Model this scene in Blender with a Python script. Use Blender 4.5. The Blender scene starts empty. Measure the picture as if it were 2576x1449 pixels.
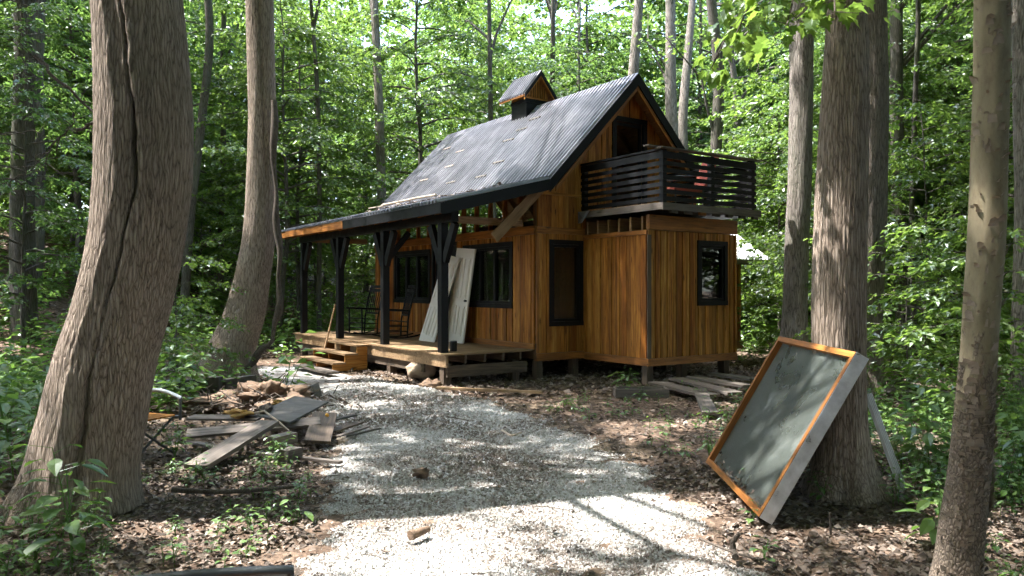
import bpy, math, random
import numpy as np
from mathutils import Vector, Matrix

sc = bpy.context.scene
R = math.radians

# ------------------------------------------------------------------ camera, sky, sun, exposure
EYE = 1.65
cam_d = bpy.data.cameras.new('camera')
cam_d.lens = 26.97
cam_d.sensor_width = 36.0
cam_d.clip_start = 0.05
cam_d.clip_end = 1000.0
cam = bpy.data.objects.new('camera', cam_d)
sc.collection.objects.link(cam)
cam.location = (0, 0, EYE)
cam.rotation_euler = (R(90), 0, 0)
sc.camera = cam

SUN_AZ = Vector((-1.0, 0.03, 0.0)).normalized()
SUN_EL = R(63)
SUN = np.array([SUN_AZ.x * math.cos(SUN_EL), SUN_AZ.y * math.cos(SUN_EL), math.sin(SUN_EL)])
world = bpy.data.worlds.new('World')
sc.world = world
world.use_nodes = True
wn = world.node_tree.nodes
wl = world.node_tree.links
wn.clear()
w_out = wn.new('ShaderNodeOutputWorld')
w_bg = wn.new('ShaderNodeBackground')
w_sky = wn.new('ShaderNodeTexSky')
w_sky.sky_type = 'NISHITA'
w_sky.sun_disc = False
w_sky.sun_elevation = SUN_EL
w_sky.sun_rotation = math.atan2(SUN_AZ.x, SUN_AZ.y)
w_sky.air_density = 1.0
w_sky.dust_density = 2.5
w_sky.ozone_density = 1.0
w_bg.inputs['Strength'].default_value = 0.15
wl.new(w_sky.outputs[0], w_bg.inputs['Color'])
wl.new(w_bg.outputs[0], w_out.inputs['Surface'])

sun_d = bpy.data.lights.new('sun', 'SUN')
sun_d.energy = 2.2
sun_d.angle = R(0.55)
sun_d.color = (1.0, 0.98, 0.945)
sun = bpy.data.objects.new('sun', sun_d)
sc.collection.objects.link(sun)
sun.rotation_euler = Vector(SUN).to_track_quat('Z', 'Y').to_euler()
sun.location = tuple(SUN * 60)

sc.view_settings.view_transform = 'Standard'
sc.view_settings.look = 'None'
sc.view_settings.gamma = 1.0
sc.view_settings.use_curve_mapping = False
sc.view_settings.exposure = 3.3
sc.cycles.use_denoising = True
sc.cycles.max_bounces = 6
sc.cycles.diffuse_bounces = 4
sc.cycles.glossy_bounces = 2
sc.cycles.transmission_bounces = 6
sc.cycles.transparent_max_bounces = 8
sc.cycles.caustics_reflective = False
sc.cycles.caustics_refractive = False
sc.cycles.sample_clamp_indirect = 5.0
sc.cycles.debug_use_spatial_splits = True
sc.cycles.use_adaptive_sampling = True
sc.cycles.adaptive_threshold = 0.03

# ------------------------------------------------------------------ surveying helpers (site is surveyed from the camera mark)
F = 1930.0
def ray(px, py, d):            # point at depth d
    return Vector(((px - 1288.0) / F * d, d, EYE - (py - 724.5) / F * d))
def gnd(px, py, z=0.0):        # point on the level z
    d = F * (EYE - z) / (py - 724.5)
    return Vector(((px - 1288.0) / F * d, d, z))

# ------------------------------------------------------------------ object helpers
COL = sc.collection
def link(o, parent=None):
    COL.objects.link(o)
    if parent is not None:
        o.parent = parent
    return o
def tag(o, label=None, cat=None, group=None, kind=None):
    if label: o['label'] = label
    if cat: o['category'] = cat
    if group: o['group'] = group
    if kind: o['kind'] = kind
    return o
def empty(name, loc=(0, 0, 0), rz=0.0):
    o = bpy.data.objects.new(name, None)
    o.location = loc
    o.rotation_euler = (0, 0, rz)
    return link(o)

class MB:
    """collects triangles and quads into one mesh"""
    def __init__(self):
        self.v = []; self.t = []; self.q = []; self.n = 0; self.tt = []; self.qt = []
    def add(self, v, tris=None, quads=None, tint=None):
        v = np.asarray(v, dtype=np.float64).reshape(-1, 3)
        if tris is not None and len(tris):
            a = np.asarray(tris, dtype=np.int64).reshape(-1, 3)
            self.t.append(a + self.n)
            self.tt.append(np.full(len(a), 0.5) if tint is None else np.broadcast_to(tint, (len(a),)))
        if quads is not None and len(quads):
            a = np.asarray(quads, dtype=np.int64).reshape(-1, 4)
            self.q.append(a + self.n)
            self.qt.append(np.full(len(a), 0.5) if tint is None else np.broadcast_to(tint, (len(a),)))
        self.v.append(v); self.n += len(v)
    def mesh(self, name, mat=None, smooth=False):
        me = bpy.data.meshes.new(name)
        if not self.v:
            return me
        v = np.concatenate(self.v).astype(np.float32)
        t = np.concatenate(self.t) if self.t else np.zeros((0, 3), np.int64)
        q = np.concatenate(self.q) if self.q else np.zeros((0, 4), np.int64)
        nt, nq = len(t), len(q)
        me.vertices.add(len(v)); me.vertices.foreach_set('co', v.ravel())
        me.loops.add(nt * 3 + nq * 4)
        me.loops.foreach_set('vertex_index', np.concatenate([t.ravel(), q.ravel()]).astype(np.int32))
        me.polygons.add(nt + nq)
        st = np.concatenate([np.arange(nt) * 3, nt * 3 + np.arange(nq) * 4]).astype(np.int32)
        me.polygons.foreach_set('loop_start', st)
        tint = np.concatenate(self.tt + self.qt).astype(np.float32)
        at = me.attributes.new('tint', 'FLOAT', 'FACE')
        at.data.foreach_set('value', tint)
        me.update(calc_edges=True)
        me.validate()
        me.polygons.foreach_set('use_smooth', np.full(len(me.polygons), bool(smooth)))
        if mat is not None:
            me.materials.append(mat)
        return me
    def build(self, name, mat=None, parent=None, smooth=False, loc=(0, 0, 0)):
        o = bpy.data.objects.new(name, self.mesh(name, mat, smooth))
        o.location = loc
        return link(o, parent)
    def box(self, x0, x1, y0, y1, z0, z1, tint=None):
        v = [(x0, y0, z0), (x1, y0, z0), (x1, y1, z0), (x0, y1, z0), (x0, y0, z1), (x1, y0, z1), (x1, y1, z1), (x0, y1, z1)]
        self.add(v, quads=HEXF, tint=tint)
    def tube(self, path, radii, sides=6, cap=True, tint=None):
        v, q = tube_arrays(path, radii, sides)
        self.add(v, quads=q, tint=tint)
        if cap:
            n = len(path)
            for s, c in ((0, path[0]), ((n - 1) * sides, path[-1])):
                base = self.n
                ring = v[s:s + sides]
                tr = [(0, 1 + (k + 1) % sides, 1 + k) if s == 0 else (0, 1 + k, 1 + (k + 1) % sides) for k in range(sides)]
                self.add(np.vstack([np.asarray(c)[None], ring]), tris=tr, tint=tint)

HEXF = [(0, 3, 2, 1), (4, 5, 6, 7), (0, 1, 5, 4), (1, 2, 6, 5), (2, 3, 7, 6), (3, 0, 4, 7)]

def tube_arrays(path, radii, sides):
    p = np.asarray(path, dtype=np.float64)
    n = len(p)
    r = np.broadcast_to(np.asarray(radii, dtype=np.float64), (n,))
    t = np.gradient(p, axis=0)
    t /= np.linalg.norm(t, axis=1)[:, None] + 1e-12
    ref = np.where(np.abs(t[:, 2:3]) < 0.9, np.array([[0, 0, 1.0]]), np.array([[1.0, 0, 0]]))
    if n > 1:
        ref = np.broadcast_to(ref[n // 2], (n, 3))
    a = np.cross(t, ref); a /= np.linalg.norm(a, axis=1)[:, None] + 1e-12
    b = np.cross(t, a)
    th = np.arange(sides) / sides * 2 * np.pi
    v = p[:, None] + r[:, None, None] * (np.cos(th)[None, :, None] * a[:, None] + np.sin(th)[None, :, None] * b[:, None])
    i = np.arange(n - 1)[:, None] * sides
    k = np.arange(sides)[None]
    k2 = (k + 1) % sides
    q = np.stack([i + k, i + sides + k, i + sides + k2, i + k2], -1).reshape(-1, 4)
    return v.reshape(-1, 3), q

def hexa(name, pts, axis, mat, parent=None, norm=None):
    """solid with eight corners given in parent space (four below, four above); its own X axis runs along `axis` so the grain follows it"""
    P = np.asarray(pts, dtype=np.float64)
    c = P.mean(0)
    x = np.asarray(axis, float); x /= np.linalg.norm(x)
    up = np.array([0, 0, 1.0]) if abs(x[2]) < 0.9 else np.array([0.31, 0.95, 0.0])
    if norm is not None: up = np.asarray(norm, float)
    y = np.cross(up, x); y /= np.linalg.norm(y)
    z = np.cross(x, y)
    M = np.stack([x, y, z], 1)
    L = (P - c) @ M
    e1, e2, e3 = L[1] - L[0], L[3] - L[0], L[4] - L[0]
    f = HEXF if np.dot(np.cross(e1, e2), e3) > 0 else [tuple(reversed(k)) for k in HEXF]
    mb = MB(); mb.add(L, quads=f)
    o = bpy.data.objects.new(name, mb.mesh(name, mat))
    m4 = Matrix(((x[0], y[0], z[0], c[0]), (x[1], y[1], z[1], c[1]), (x[2], y[2], z[2], c[2]), (0, 0, 0, 1)))
    link(o, parent)
    o.matrix_local = m4
    return o

def plank(name, p0, p1, w, t, mat, parent=None, wdir=(0, 0, 1)):
    """board from p0 to p1 (centre line), width w along wdir, thickness t across"""
    p0 = np.asarray(p0, float); p1 = np.asarray(p1, float)
    x = p1 - p0; x /= np.linalg.norm(x)
    wd = np.asarray(wdir, float); wd = wd - x * np.dot(wd, x); wd /= np.linalg.norm(wd)
    td = np.cross(x, wd)
    a, b = wd * w / 2, td * t / 2
    pts = [p0 - a - b, p1 - a - b, p1 + a - b, p0 + a - b, p0 - a + b, p1 - a + b, p1 + a + b, p0 + a + b]
    return hexa(name, pts, x, mat, parent, norm=td)

# ------------------------------------------------------------------ node material helpers
class NT:
    def __init__(self, name):
        self.m = bpy.data.materials.new(name)
        self.m.use_nodes = True
        self.t = self.m.node_tree
        self.t.nodes.clear()
        self.out = self.n('ShaderNodeOutputMaterial')
    def n(self, typ, **kw):
        nd = self.t.nodes.new(typ)
        for k, v in kw.items():
            if k.startswith('i_'):
                key = k[2:]
                key = int(key) if key.isdigit() else key.replace('_', ' ')
                nd.inputs[key].default_value = v
            else:
                setattr(nd, k, v)
        return nd
    def l(self, a, b):
        self.t.links.new(a, b)
    def coords(self, kind='Object', scale=(1, 1, 1), rnd=False):
        tc = self.n('ShaderNodeTexCoord')
        src = tc.outputs[kind]
        if rnd:
            oi = self.n('ShaderNodeObjectInfo')
            mu = self.n('ShaderNodeMath', operation='MULTIPLY'); mu.inputs[1].default_value = 37.0
            self.l(oi.outputs['Random'], mu.inputs[0])
            va = self.n('ShaderNodeVectorMath', operation='ADD')
            self.l(src, va.inputs[0]); self.l(mu.outputs[0], va.inputs[1])
            src = va.outputs[0]
        mp = self.n('ShaderNodeMapping'); mp.inputs['Scale'].default_value = scale
        self.l(src, mp.inputs['Vector'])
        return mp.outputs[0]
    def noise(self, vec, scale=5, detail=4, rough=0.55, dist=0.0):
        nd = self.n('ShaderNodeTexNoise')
        nd.inputs['Scale'].default_value = scale; nd.inputs['Detail'].default_value = detail
        nd.inputs['Roughness'].default_value = rough; nd.inputs['Distortion'].default_value = dist
        self.l(vec, nd.inputs['Vector'])
        return nd.outputs['Fac']
    def ramp(self, fac, stops, interp='LINEAR'):
        nd = self.n('ShaderNodeValToRGB')
        nd.color_ramp.interpolation = interp
        el = nd.color_ramp.elements
        while len(el) < len(stops): el.new(0.5)
        for e, (p, c) in zip(el, stops):
            e.position = p
            e.color = (c, c, c, 1) if not isinstance(c, (tuple, list)) else (*c, 1)
        self.l(fac, nd.inputs['Fac'])
        return nd.outputs['Color']
    def mix(self, fac, a, b, mode='MIX'):
        nd = self.n('ShaderNodeMix', data_type='RGBA', blend_type=mode)
        for sock, val in ((nd.inputs[0], fac), (nd.inputs[6], a), (nd.inputs[7], b)):
            if isinstance(val, (int, float)): sock.default_value = val
            elif isinstance(val, (tuple, list)): sock.default_value = (*val, 1)
            else: self.l(val, sock)
        return nd.outputs[2]
    def math(self, op, a, b=None):
        nd = self.n('ShaderNodeMath', operation=op)
        for k, val in enumerate((a, b)):
            if val is None: continue
            if isinstance(val, (int, float)): nd.inputs[k].default_value = val
            else: self.l(val, nd.inputs[k])
        return nd.outputs[0]
    def bump(self, h, strength=0.5, dist=0.01):
        nd = self.n('ShaderNodeBump')
        nd.inputs['Strength'].default_value = strength; nd.inputs['Distance'].default_value = dist
        self.l(h, nd.inputs['Height'])
        return nd.outputs[0]
    def principled(self, col, rough=0.6, metal=0.0, normal=None, spec=0.5):
        nd = self.n('ShaderNodeBsdfPrincipled')
        for key, val in (('Base Color', col), ('Roughness', rough), ('Metallic', metal), ('Specular IOR Level', spec)):
            if isinstance(val, (int, float)): nd.inputs[key].default_value = val
            elif isinstance(val, (tuple, list)): nd.inputs[key].default_value = (*val, 1)
            else: self.l(val, nd.inputs[key])
        if normal is not None: self.l(normal, nd.inputs['Normal'])
        self.l(nd.outputs[0], self.out.inputs['Surface'])
        return nd
    def rand(self):
        return self.n('ShaderNodeObjectInfo').outputs['Random']
    def attr(self, name='tint'):
        return self.n('ShaderNodeAttribute', attribute_name=name).outputs['Fac']

def wood(name, dark, mid, light, rough=0.55, wear=0.0, vary=1.0, gloss=0.4, wearcol=(0.12, 0.115, 0.1)):
    m = NT(name)
    c = m.coords('Object', (1.3, 22, 22), True)
    g = m.noise(c, 1.6, 6, 0.62, 0.6)
    c2 = m.coords('Object', (0.7, 5, 5), True)
    g2 = m.noise(c2, 1.0, 3, 0.5, 1.2)
    col = m.ramp(g, [(0.3, dark), (0.5, mid), (0.72, light)])
    r = m.rand()
    bright = m.ramp(r, [(0.0, 1.0 - 0.55 * vary), (0.35, 1.0 - 0.2 * vary), (1.0, 1.0)])
    col = m.mix(1.0, col, bright, 'MULTIPLY')
    col = m.mix(m.ramp(g2, [(0.35, 0.0), (0.62, 0.55)]), col, dark)
    # knots
    kc = m.coords('Object', (2.2, 9, 9), True)
    vo = m.n('ShaderNodeTexVoronoi'); vo.inputs['Scale'].default_value = 0.9; m.l(kc, vo.inputs['Vector'])
    kn = m.ramp(vo.outputs['Distance'], [(0.06, 0.85), (0.17, 0.0)])
    col = m.mix(kn, col, tuple(k * 0.35 for k in dark))
    if wear > 0:
        wv = m.noise(m.coords('Object', (2, 8, 8), True), 1.5, 5, 0.65)
        col = m.mix(m.ramp(wv, [(0.5 - 0.25 * wear, wear), (0.75, 0.0)]), col, wearcol)
    h = m.mix(0.5, g, g2)
    m.principled(col, rough, 0.0, m.bump(h, 0.35, 0.006), gloss)
    return m.m

def flat(name, col, rough=0.6, metal=0.0, nscale=8.0, nam=0.25, bump=0.2, spec=0.5):
    m = NT(name)
    c = m.coords('Object', (1, 1, 1), True)
    g = m.noise(c, nscale, 5, 0.6)
    g2 = m.noise(c, nscale * 7, 3, 0.6)
    lo = tuple(k * (1 - nam) for k in col); hi = tuple(min(1, k * (1 + nam)) for k in col)
    cc = m.ramp(g, [(0.3, lo), (0.7, hi)])
    rr = m.ramp(g, [(0.3, max(0, rough - 0.12)), (0.7, min(1, rough + 0.12))])
    m.principled(cc, rr, metal, m.bump(g2, bump, 0.004), spec)
    return m.m

def bark(name, dark, mid, light, scale=1.0, depth=0.02, moss=0.0, real=False):
    m = NT(name)
    wob = m.noise(m.coords('Object', (5, 5, 2.2)), 1.5, 3, 0.5)
    cmb = m.n('ShaderNodeCombineXYZ'); m.l(wob, cmb.inputs[0]); m.l(wob, cmb.inputs[1])
    def warped(sc3, amt):
        c = m.coords('Object', sc3)
        va = m.n('ShaderNodeVectorMath', operation='ADD')
        sm = m.n('ShaderNodeVectorMath', operation='SCALE'); sm.inputs['Scale'].default_value = amt
        m.l(cmb.outputs[0], sm.inputs[0]); m.l(c, va.inputs[0]); m.l(sm.outputs[0], va.inputs[1])
        return va.outputs[0]
    vo = m.n('ShaderNodeTexVoronoi', feature='DISTANCE_TO_EDGE'); vo.inputs['Scale'].default_value = 1.0
    m.l(warped((36 * scale, 36 * scale, 3.4 * scale), 2.2), vo.inputs['Vector'])
    ridge = m.ramp(vo.outputs['Distance'], [(0.0, 0.0), (0.10, 0.5), (0.4, 1.0)])
    rid2 = m.noise(warped((34 * scale, 34 * scale, 2.6 * scale), 1.6), 1.0, 7, 0.74, 0.25)
    fine = m.noise(m.coords('Object', (70, 70, 30)), 1.0, 5, 0.7)
    big = m.noise(m.coords('Object', (3, 3, 1.2)), 1.0, 4, 0.6)
    h = m.math('ADD', m.math('MULTIPLY', ridge, 0.34), m.math('ADD', m.math('MULTIPLY', rid2, 0.62), m.math('MULTIPLY', fine, 0.22)))
    col = m.ramp(h, [(0.36, dark), (0.55, mid), (0.82, light)])
    col = m.mix(m.ramp(big, [(0.35, 0.0), (0.7, 0.4)]), col, mid)
    blot = m.noise(m.coords('Object', (1.6, 1.6, 0.5)), 1.0, 5, 0.65)
    col = m.mix(1.0, col, m.ramp(blot, [(0.3, 0.72), (0.55, 1.0), (0.75, 1.25)]), 'MULTIPLY')
    if moss > 0:
        ge = m.n('ShaderNodeNewGeometry')
        mo = m.noise(m.coords('Object', (2.5, 2.5, 1.0)), 1.3, 4, 0.6)
        col = m.mix(m.ramp(mo, [(0.45, 0.0), (0.65, moss)]), col, (0.09, 0.105, 0.06))
    m.principled(col, 0.9, 0.0, m.bump(h, 1.0, depth), 0.15)
    return m.m

def leaf_mat(name, dark, mid, light, trans, gloss=0.06, tmix=0.45):
    m = NT(name)
    t = m.attr('tint')
    col = m.ramp(t, [(0.0, dark), (0.5, mid), (1.0, light)])
    tcol = m.mix(0.35, trans, m.mix(1.0, col, (3.0, 3.0, 2.0), 'MULTIPLY'))
    d = m.n('ShaderNodeBsdfDiffuse'); m.l(col, d.inputs['Color'])
    tr = m.n('ShaderNodeBsdfTranslucent'); m.l(tcol, tr.inputs['Color'])
    mx = m.n('ShaderNodeMixShader'); mx.inputs[0].default_value = tmix
    m.l(d.outputs[0], mx.inputs[1]); m.l(tr.outputs[0], mx.inputs[2])
    gl = m.n('ShaderNodeBsdfGlossy'); gl.inputs['Roughness'].default_value = 0.38
    gl.inputs['Color'].default_value = (0.9, 0.95, 1.0, 1)
    fr = m.n('ShaderNodeFresnel'); fr.inputs['IOR'].default_value = 1.4
    gm = m.math('ADD', m.math('MULTIPLY', fr.outputs[0], gloss * 1.6), gloss * 0.25)
    m2 = m.n('ShaderNodeMixShader'); m.l(gm, m2.inputs[0])
    m.l(mx.outputs[0], m2.inputs[1]); m.l(gl.outputs[0], m2.inputs[2])
    m.l(m2.outputs[0], m.out.inputs['Surface'])
    return m.m

MAT = {}
MAT['cedar'] = wood('stained_cedar', (0.12, 0.038, 0.006), (0.46, 0.18, 0.028), (0.63, 0.30, 0.066), 0.52, vary=1.1, gloss=0.25)
MAT['cedar2'] = wood('golden_cedar', (0.16, 0.06, 0.011), (0.50, 0.225, 0.042), (0.66, 0.36, 0.10), 0.52, vary=0.8, gloss=0.25)
MAT['cedar3'] = wood('dark_cedar', (0.10, 0.03, 0.005), (0.36, 0.125, 0.019), (0.50, 0.20, 0.04), 0.55, vary=0.8, gloss=0.22)
MAT['trim'] = wood('trim_cedar', (0.11, 0.037, 0.008), (0.35, 0.135, 0.025), (0.48, 0.205, 0.045), 0.5, vary=0.5)
MAT['pine'] = wood('raw_pine', (0.16, 0.085, 0.035), (0.34, 0.2, 0.09), (0.45, 0.29, 0.15), 0.6, vary=0.5)
MAT['deck'] = wood('treated_deck', (0.15, 0.09, 0.045), (0.33, 0.215, 0.115), (0.45, 0.31, 0.18), 0.6, vary=0.5)
MAT['grey_wood'] = wood('weathered_board', (0.06, 0.046, 0.036), (0.17, 0.13, 0.105), (0.29, 0.235, 0.2), 0.8, wear=0.3, vary=0.7)
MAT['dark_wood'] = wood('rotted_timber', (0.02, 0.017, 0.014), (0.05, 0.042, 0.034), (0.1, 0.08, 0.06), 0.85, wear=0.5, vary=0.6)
MAT['post_wood'] = wood('pressure_post', (0.045, 0.032, 0.022), (0.12, 0.083, 0.055), (0.20, 0.145, 0.10), 0.75, vary=0.4)
MAT['black'] = flat('black_paint', (0.0045, 0.0047, 0.0056), 0.5, 0.0, 6, 0.35, 0.3, 0.22)
MAT['sheath'] = flat('sheathing', (0.12, 0.07, 0.035), 0.8)
MAT['white_door'] = flat('door_paint', (0.68, 0.66, 0.58), 0.45, 0, 5, 0.06, 0.1)
MAT['galv'] = flat('galvanised_steel', (0.42, 0.43, 0.45), 0.4, 0.85, 10, 0.2, 0.3)
MAT['alu'] = flat('aluminium_flashing', (0.62, 0.63, 0.64), 0.38, 0.6, 9, 0.25, 0.4)
MAT['iron'] = flat('painted_steel', (0.06, 0.065, 0.07), 0.4, 0.2, 9, 0.2, 0.2)
MAT['red_pad'] = flat('red_cushion', (0.30, 0.07, 0.05), 0.8, 0, 14, 0.2, 0.3)
MAT['plywood'] = wood('weathered_plywood', (0.04, 0.035, 0.03), (0.10, 0.09, 0.08), (0.17, 0.15, 0.135), 0.8, wear=0.5, vary=0.3)
MAT['stone'] = flat('field_stone', (0.30, 0.24, 0.18), 0.85, 0, 7, 0.4, 0.8)
MAT['foam'] = flat('yellow_foam', (0.33, 0.19, 0.055), 0.9, 0, 18, 0.35, 0.9)
MAT['orange'] = flat('orange_plastic', (0.75, 0.36, 0.03), 0.5, 0, 8, 0.1, 0.1)
MAT['root'] = flat('root_dirt', (0.15, 0.095, 0.06), 0.95, 0, 16, 0.5, 1.0)
MAT['boulder'] = flat('tan_boulder', (0.30, 0.22, 0.15), 0.85, 0, 6, 0.35, 0.7)
MAT['stick'] = bark('stick_bark', (0.03, 0.024, 0.02), (0.09, 0.072, 0.058), (0.17, 0.14, 0.115), 2.5, 0.004)
MAT['pale_stick'] = flat('bare_stick', (0.36, 0.29, 0.22), 0.8, 0, 14, 0.3, 0.5)

# glass pane: clear with a mirror-like film
m = NT('window_glass')
tr = m.n('ShaderNodeBsdfTransparent'); tr.inputs['Color'].default_value = (0.78, 0.82, 0.8, 1)
gl = m.n('ShaderNodeBsdfGlossy'); gl.inputs['Roughness'].default_value = 0.02
fr = m.n('ShaderNodeFresnel'); fr.inputs['IOR'].default_value = 1.5
mx = m.n('ShaderNodeMixShader')
m.l(m.math('MULTIPLY', fr.outputs[0], 0.9), mx.inputs[0]); m.l(tr.outputs[0], mx.inputs[1]); m.l(gl.outputs[0], mx.inputs[2])
m.l(mx.outputs[0], m.out.inputs['Surface'])
MAT['glass'] = m.m

# standing roof metal, weathered charcoal
m = NT('charcoal_roof_metal')
c = m.coords('Object', (1, 1, 1), True)
g = m.noise(c, 1.6, 5, 0.6)
st = m.noise(m.coords('Object', (1.2, 26, 1.2), True), 1.0, 4, 0.6)
gg = m.math('ADD', m.math('MULTIPLY', g, 0.5), m.math('MULTIPLY', st, 0.5))
col = m.ramp(gg, [(0.36, (0.08, 0.08, 0.096)), (0.5, (0.15, 0.149, 0.172)), (0.66, (0.28, 0.275, 0.30))])
m.principled(col, m.ramp(g, [(0.3, 0.3), (0.7, 0.46)]), 0.25, m.bump(g, 0.15, 0.01), 0.6)
MAT['roof'] = m.m

# collector face: old glass over a dark absorber, dusty
m = NT('collector_glass')
c = m.coords('Object', (1, 1, 1))
g = m.noise(c, 2.2, 5, 0.6, 0.8); g2 = m.noise(c, 140, 2, 0.5); sw = m.noise(m.coords('Object', (1, 3, 1)), 1.5, 3, 0.5, 2.5)
dust = m.math('ADD', m.math('MULTIPLY', g, 0.75), m.math('MULTIPLY', sw, 0.25))
col = m.ramp(dust, [(0.34, (0.032, 0.038, 0.033)), (0.55, (0.05, 0.057, 0.05)), (0.75, (0.10, 0.108, 0.096))])
col = m.mix(m.ramp(g2, [(0.52, 0.0), (0.7, 0.6)]), col, (0.15, 0.16, 0.145))
m.principled(col, m.ramp(dust, [(0.35, 0.22), (0.65, 0.45)]), 0.0, m.bump(g2, 0.25, 0.002), 0.6)
MAT['collector'] = m.m

MAT['bark_tulip'] = bark('tulip_poplar_bark', (0.08, 0.059, 0.045), (0.265, 0.204, 0.158), (0.49, 0.395, 0.32), 1.35, 0.035, 0.08)
MAT['bark_ash'] = bark('ash_bark', (0.045, 0.036, 0.03), (0.17, 0.137, 0.112), (0.33, 0.275, 0.235), 1.35, 0.03, 0.12)
MAT['bark_far'] = bark('woodland_bark', (0.035, 0.03, 0.026), (0.10, 0.088, 0.075), (0.19, 0.17, 0.15), 1.1, 0.02, 0.5)
MAT['bark_pale'] = bark('pale_woodland_bark', (0.05, 0.043, 0.037), (0.20, 0.172, 0.148), (0.37, 0.33, 0.29), 0.9, 0.03, 0.3)
MAT['heart'] = bark('bare_wood_scar', (0.06, 0.045, 0.035), (0.15, 0.115, 0.09), (0.24, 0.19, 0.155), 0.5, 0.012)
# peeling sycamore: olive smooth inner bark, brown scales low on the trunk
m = NT('peeling_bark')
tc = m.n('ShaderNodeTexCoord'); sx = m.n('ShaderNodeSeparateXYZ'); m.l(tc.outputs['Object'], sx.inputs[0])
g = m.noise(m.coords('Object', (13, 13, 5)), 1.4, 7, 0.68)
vo = m.n('ShaderNodeTexVoronoi', feature='DISTANCE_TO_EDGE'); vo.inputs['Scale'].default_value = 1.0
m.l(m.coords('Object', (62, 62, 34)), vo.inputs['Vector'])
hz = m.math('ADD', m.math('MULTIPLY', sx.outputs[2], -0.42), m.math('ADD', m.math('MULTIPLY', g, 1.3), 0.12))
rough_m = m.ramp(hz, [(0.22, 0.0), (0.34, 1.0)])
smooth_c = m.ramp(g, [(0.3, (0.15, 0.115, 0.075)), (0.46, (0.22, 0.18, 0.115)), (0.6, (0.25, 0.21, 0.135)), (0.75, (0.18, 0.135, 0.095))])
rough_c = m.ramp(vo.outputs['Distance'], [(0.0, (0.075, 0.056, 0.043)), (0.14, (0.17, 0.132, 0.10)), (0.6, (0.27, 0.215, 0.165))])
hh = m.math('MULTIPLY', vo.outputs['Distance'], rough_m)
hh = m.math('ADD', hh, m.math('MULTIPLY', g, 0.2))
m.principled(m.mix(rough_m, smooth_c, rough_c), 0.8, 0, m.bump(hh, 0.9, 0.015), 0.2)
MAT['bark_peel'] = m.m
MAT['peel_flake'] = flat('bark_flake', (0.30, 0.24, 0.185), 0.85, 0, 12, 0.3, 0.4)

MAT['leaf_a'] = leaf_mat('maple_leaves', (0.034, 0.066, 0.012), (0.068, 0.125, 0.022), (0.135, 0.19, 0.036), (0.23, 0.36, 0.07), 0.05, 0.46)
MAT['leaf_b'] = leaf_mat('beech_leaves', (0.03, 0.066, 0.017), (0.058, 0.112, 0.027), (0.11, 0.165, 0.04), (0.19, 0.32, 0.08), 0.05, 0.46)
MAT['leaf_c'] = leaf_mat('canopy_leaves', (0.034, 0.066, 0.014), (0.068, 0.12, 0.024), (0.12, 0.175, 0.035), (0.21, 0.33, 0.07), 0.05, 0.46)
MAT['leaf_herb'] = leaf_mat('herb_leaves', (0.036, 0.078, 0.018), (0.07, 0.135, 0.032), (0.13, 0.20, 0.055), (0.20, 0.34, 0.06), 0.03, 0.35)
m = NT('leaf_litter')
t = m.attr('tint')
col = m.ramp(t, [(0.0, (0.06, 0.046, 0.037)), (0.4, (0.15, 0.114, 0.09)), (0.75, (0.26, 0.207, 0.168)), (1.0, (0.42, 0.35, 0.29))])
m.principled(col, 0.75, 0, None, 0.25)
MAT['litter'] = m.m
m = NT('limestone_gravel')
t = m.attr('tint')
col = m.ramp(t, [(0.0, (0.085, 0.06, 0.046)), (0.25, (0.24, 0.20, 0.17)), (0.5, (0.41, 0.395, 0.37)), (1.0, (0.60, 0.595, 0.58))])
g = m.noise(m.coords('Object', (1, 1, 1)), 60, 3, 0.6)
m.principled(m.mix(m.ramp(g, [(0.35, 0.0), (0.65, 0.35)]), col, (0.33, 0.305, 0.275)), 0.9, 0, None, 0.2)
MAT['gravel'] = m.m
# ------------------------------------------------------------------ ground
rng = np.random.default_rng(7)
_wd = [(rng.uniform(-1, 1, 2), rng.uniform(0, 6.28)) for _ in range(24)]
def wavy(x, y, f):
    s = 0
    for k, (d, ph) in enumerate(_wd[:12]):
        s = s + np.sin((x * d[0] + y * d[1]) * f * (1 + 0.35 * k) + ph) / (1 + 0.3 * k)
    return s / 4.0
def sstep(t):
    t = np.clip(t, 0, 1); return t * t * (3 - 2 * t)
def terrain(x, y):
    x = np.asarray(x, float); y = np.asarray(y, float)
    z = 0.022 * wavy(x, y, 1.7) + 0.012 * wavy(y, -x, 5.0)
    z = z + 4.6 * sstep((-x - 5.5) / 15) * sstep((y - 9) / 15)
    z = z + 1.5 * sstep((-x - 14) / 30) * sstep((y - 2) / 10)
    z = z + 0.9 * sstep((y - 26) / 30) + 0.25 * wavy(x, y, 0.25) * sstep((y - 22) / 12)
    z = z - 0.05
    return z
def tz(x, y): return float(terrain(x, y))

xs = np.unique(np.round(np.concatenate([np.linspace(-350, -60, 12), np.arange(-60, -9, 1.5), np.arange(-9, 9.01, 0.12), np.arange(9, 60, 1.5), np.linspace(60, 350, 12)]), 3))
ys = np.unique(np.round(np.concatenate([np.linspace(-350, -20, 10), np.arange(-20, 2, 1.2), np.arange(2, 18.01, 0.12), np.arange(18, 70, 1.4), np.linspace(70, 400, 12)]), 3))
gx, gy = np.meshgrid(xs, ys)
gz = terrain(gx, gy)
near = (np.abs(gx) < 9) & (gy > 2) & (gy < 18)
gz = gz + np.where(near, rng.normal(0, 0.012, gx.shape), 0)
nx, ny = len(xs), len(ys)
i = (np.arange(ny - 1)[:, None] * nx + np.arange(nx - 1)[None]).ravel()
mb = MB(); mb.add(np.stack([gx.ravel(), gy.ravel(), gz.ravel()], 1), quads=np.stack([i, i + 1, i + nx + 1, i + nx], 1))
m = NT('forest_floor')
c = m.coords('Object')
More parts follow.
